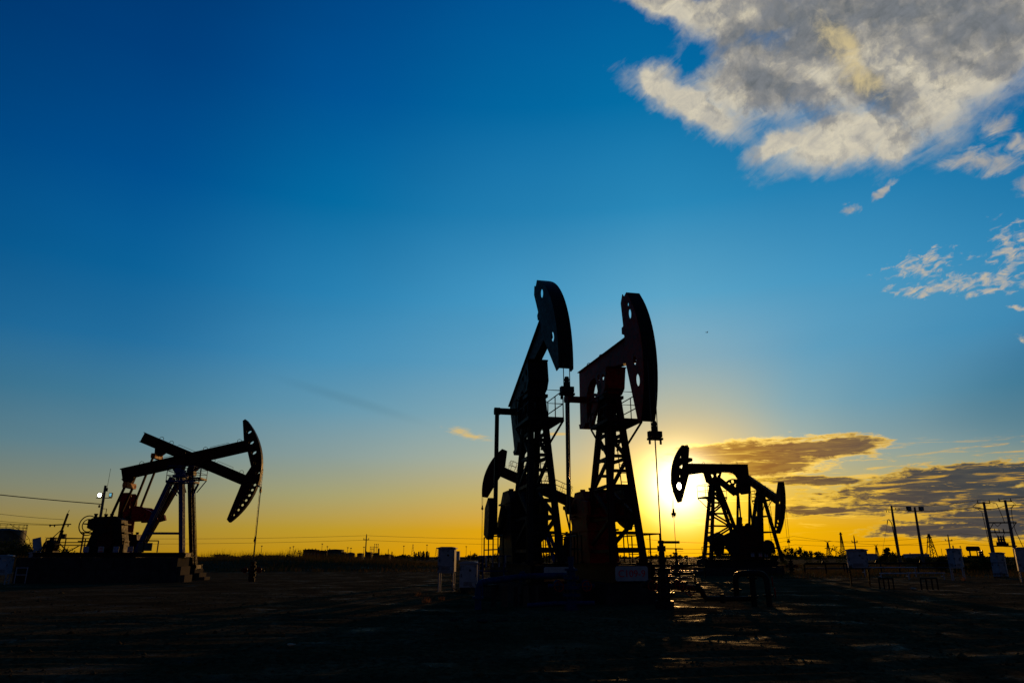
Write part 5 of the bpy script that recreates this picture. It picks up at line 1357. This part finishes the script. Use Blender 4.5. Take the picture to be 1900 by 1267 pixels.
# clods and gravel strewn over the yard
NG = 15000
yg = 5 + 40 * rng.beta(.9, 2.4, NG); xg = rng.uniform(-1, 1, NG) * (4 + yg * .85)
sg = rng.gamma(2.0, .007, NG).clip(.006, .07) * (1 + yg / 40)
zg = ground_h(xg, yg)
oct_ = np.array([(1, 0, 0), (0, 1, 0), (-1, 0, 0), (0, -1, 0), (0, 0, .8), (0, 0, -.5)])
fo = [(0, 1, 4), (1, 2, 4), (2, 3, 4), (3, 0, 4), (1, 0, 5), (2, 1, 5), (3, 2, 5), (0, 3, 5)]
Vg = oct_[None] * rng.uniform(.6, 1.3, (NG, 6, 1)) * sg[:, None, None]
an = rng.uniform(0, 6.28, NG); ca, sa = np.cos(an)[:, None], np.sin(an)[:, None]
Vr = np.stack([Vg[..., 0] * ca - Vg[..., 1] * sa, Vg[..., 0] * sa + Vg[..., 1] * ca, Vg[..., 2]], -1) + np.stack([xg, yg, zg], -1)[:, None]
me = bpy.data.meshes.new('gravel')
me.vertices.add(NG * 6); me.vertices.foreach_set('co', Vr.astype(np.float32).ravel())
fi = (np.array(fo)[None] + (np.arange(NG) * 6)[:, None, None]).reshape(-1).astype(np.int32)
me.loops.add(len(fi)); me.loops.foreach_set('vertex_index', fi)
me.polygons.add(len(fi) // 3); me.polygons.foreach_set('loop_start', np.arange(0, len(fi), 3, dtype=np.int32))
me.update(calc_edges=True); me.materials.append(gm)
struct(bpy.data.objects.new('gravel', me), 'stuff'); COL.objects.link(bpy.data.objects['gravel'])

# ------------------------------------------------------------------ small things
def crumple(label, x, y, s_, mat='litter', seed=1):
    rr = random.Random(seed); b = MB(); vs = []; n, m_ = 7, 5
    for j in range(m_):
        for i in range(n):
            a = 2 * math.pi * i / n; e = math.pi * (j + .5) / m_; r_ = s_ * rr.uniform(.55, 1.15)
            vs.append((r_ * 1.5 * math.sin(e) * math.cos(a), r_ * math.sin(e) * math.sin(a), max(0, s_ * .45 + r_ * .5 * math.cos(e))))
    fs = [(j * n + i, j * n + (i + 1) % n, (j + 1) * n + (i + 1) % n, (j + 1) * n + i) for j in range(m_ - 1) for i in range(n)] + [tuple(range(n)), tuple(range((m_ - 1) * n, m_ * n))]
    b.add(vs, fs)
    return tag(b.build('litter' if mat == 'litter' else 'stone', mat, None, False, (x, y, gz_at(x, y))), label, 'litter' if mat == 'litter' else 'stone')
crumple('crumpled pale litter lying alone on the dark ground, lower left', -4.05, 14.1, .06, 'litter', 3)
crumple('bright crumpled litter in the yard between the two low pipe frames', 19.95, 37.4, .13, 'litter', 5)
for k, (x_, y_, s_) in enumerate([(-.75, 19.2, .10), (-.2, 19.4, .08), (-1.5, 19.8, .09), (.9, 19.9, .07), (-.45, 19.9, .06)]):
    o = crumple(['largest stone of the row in front of the blue pipe', 'second largest stone, centre of the row before the blue pipe', 'leftmost stone of the row before the blue pipe', 'rightmost stone of the row before the blue pipe', 'smallest stone of the row before the blue pipe'][k], x_, y_, s_, 'concrete', 20 + k)
    o['group'] = 'stones before the blue pipe'
bd = thing('bird', 'small dark bird gliding in the sky right of the middle pair', 'bird', (34.52, 120, 39.5), R(30))
MB().lathe((0, 0, 0), [(.01, -.22), (.06, -.12), (.075, 0), (.05, .12), (.035, .17), (.01, .22)], 10, (1, 0, .1)).build('body', 'feather', bd, True)
for s_ in (-1, 1):
    MB().add([(.07, 0, .02), (-.08, 0, .02), (-.10, s_ * .22, .12), (.05, s_ * .24, .13), (-.08, s_ * .42, .06), (.07, 0, .035), (-.08, 0, .035), (-.10, s_ * .22, .135), (.05, s_ * .24, .145)],
             [(0, 1, 2, 3), (3, 2, 4), (5, 6, 7, 8), (8, 7, 4), (0, 3, 8, 5), (1, 6, 7, 2)]).build('wing', 'feather', bd)
MB().add([(-.18, 0, 0), (-.34, .07, 0), (-.34, -.07, 0), (-.18, 0, .012), (-.34, .07, .012), (-.34, -.07, .012)], [(0, 1, 2), (3, 5, 4), (1, 4, 5, 2)]).build('tail', 'feather', bd)
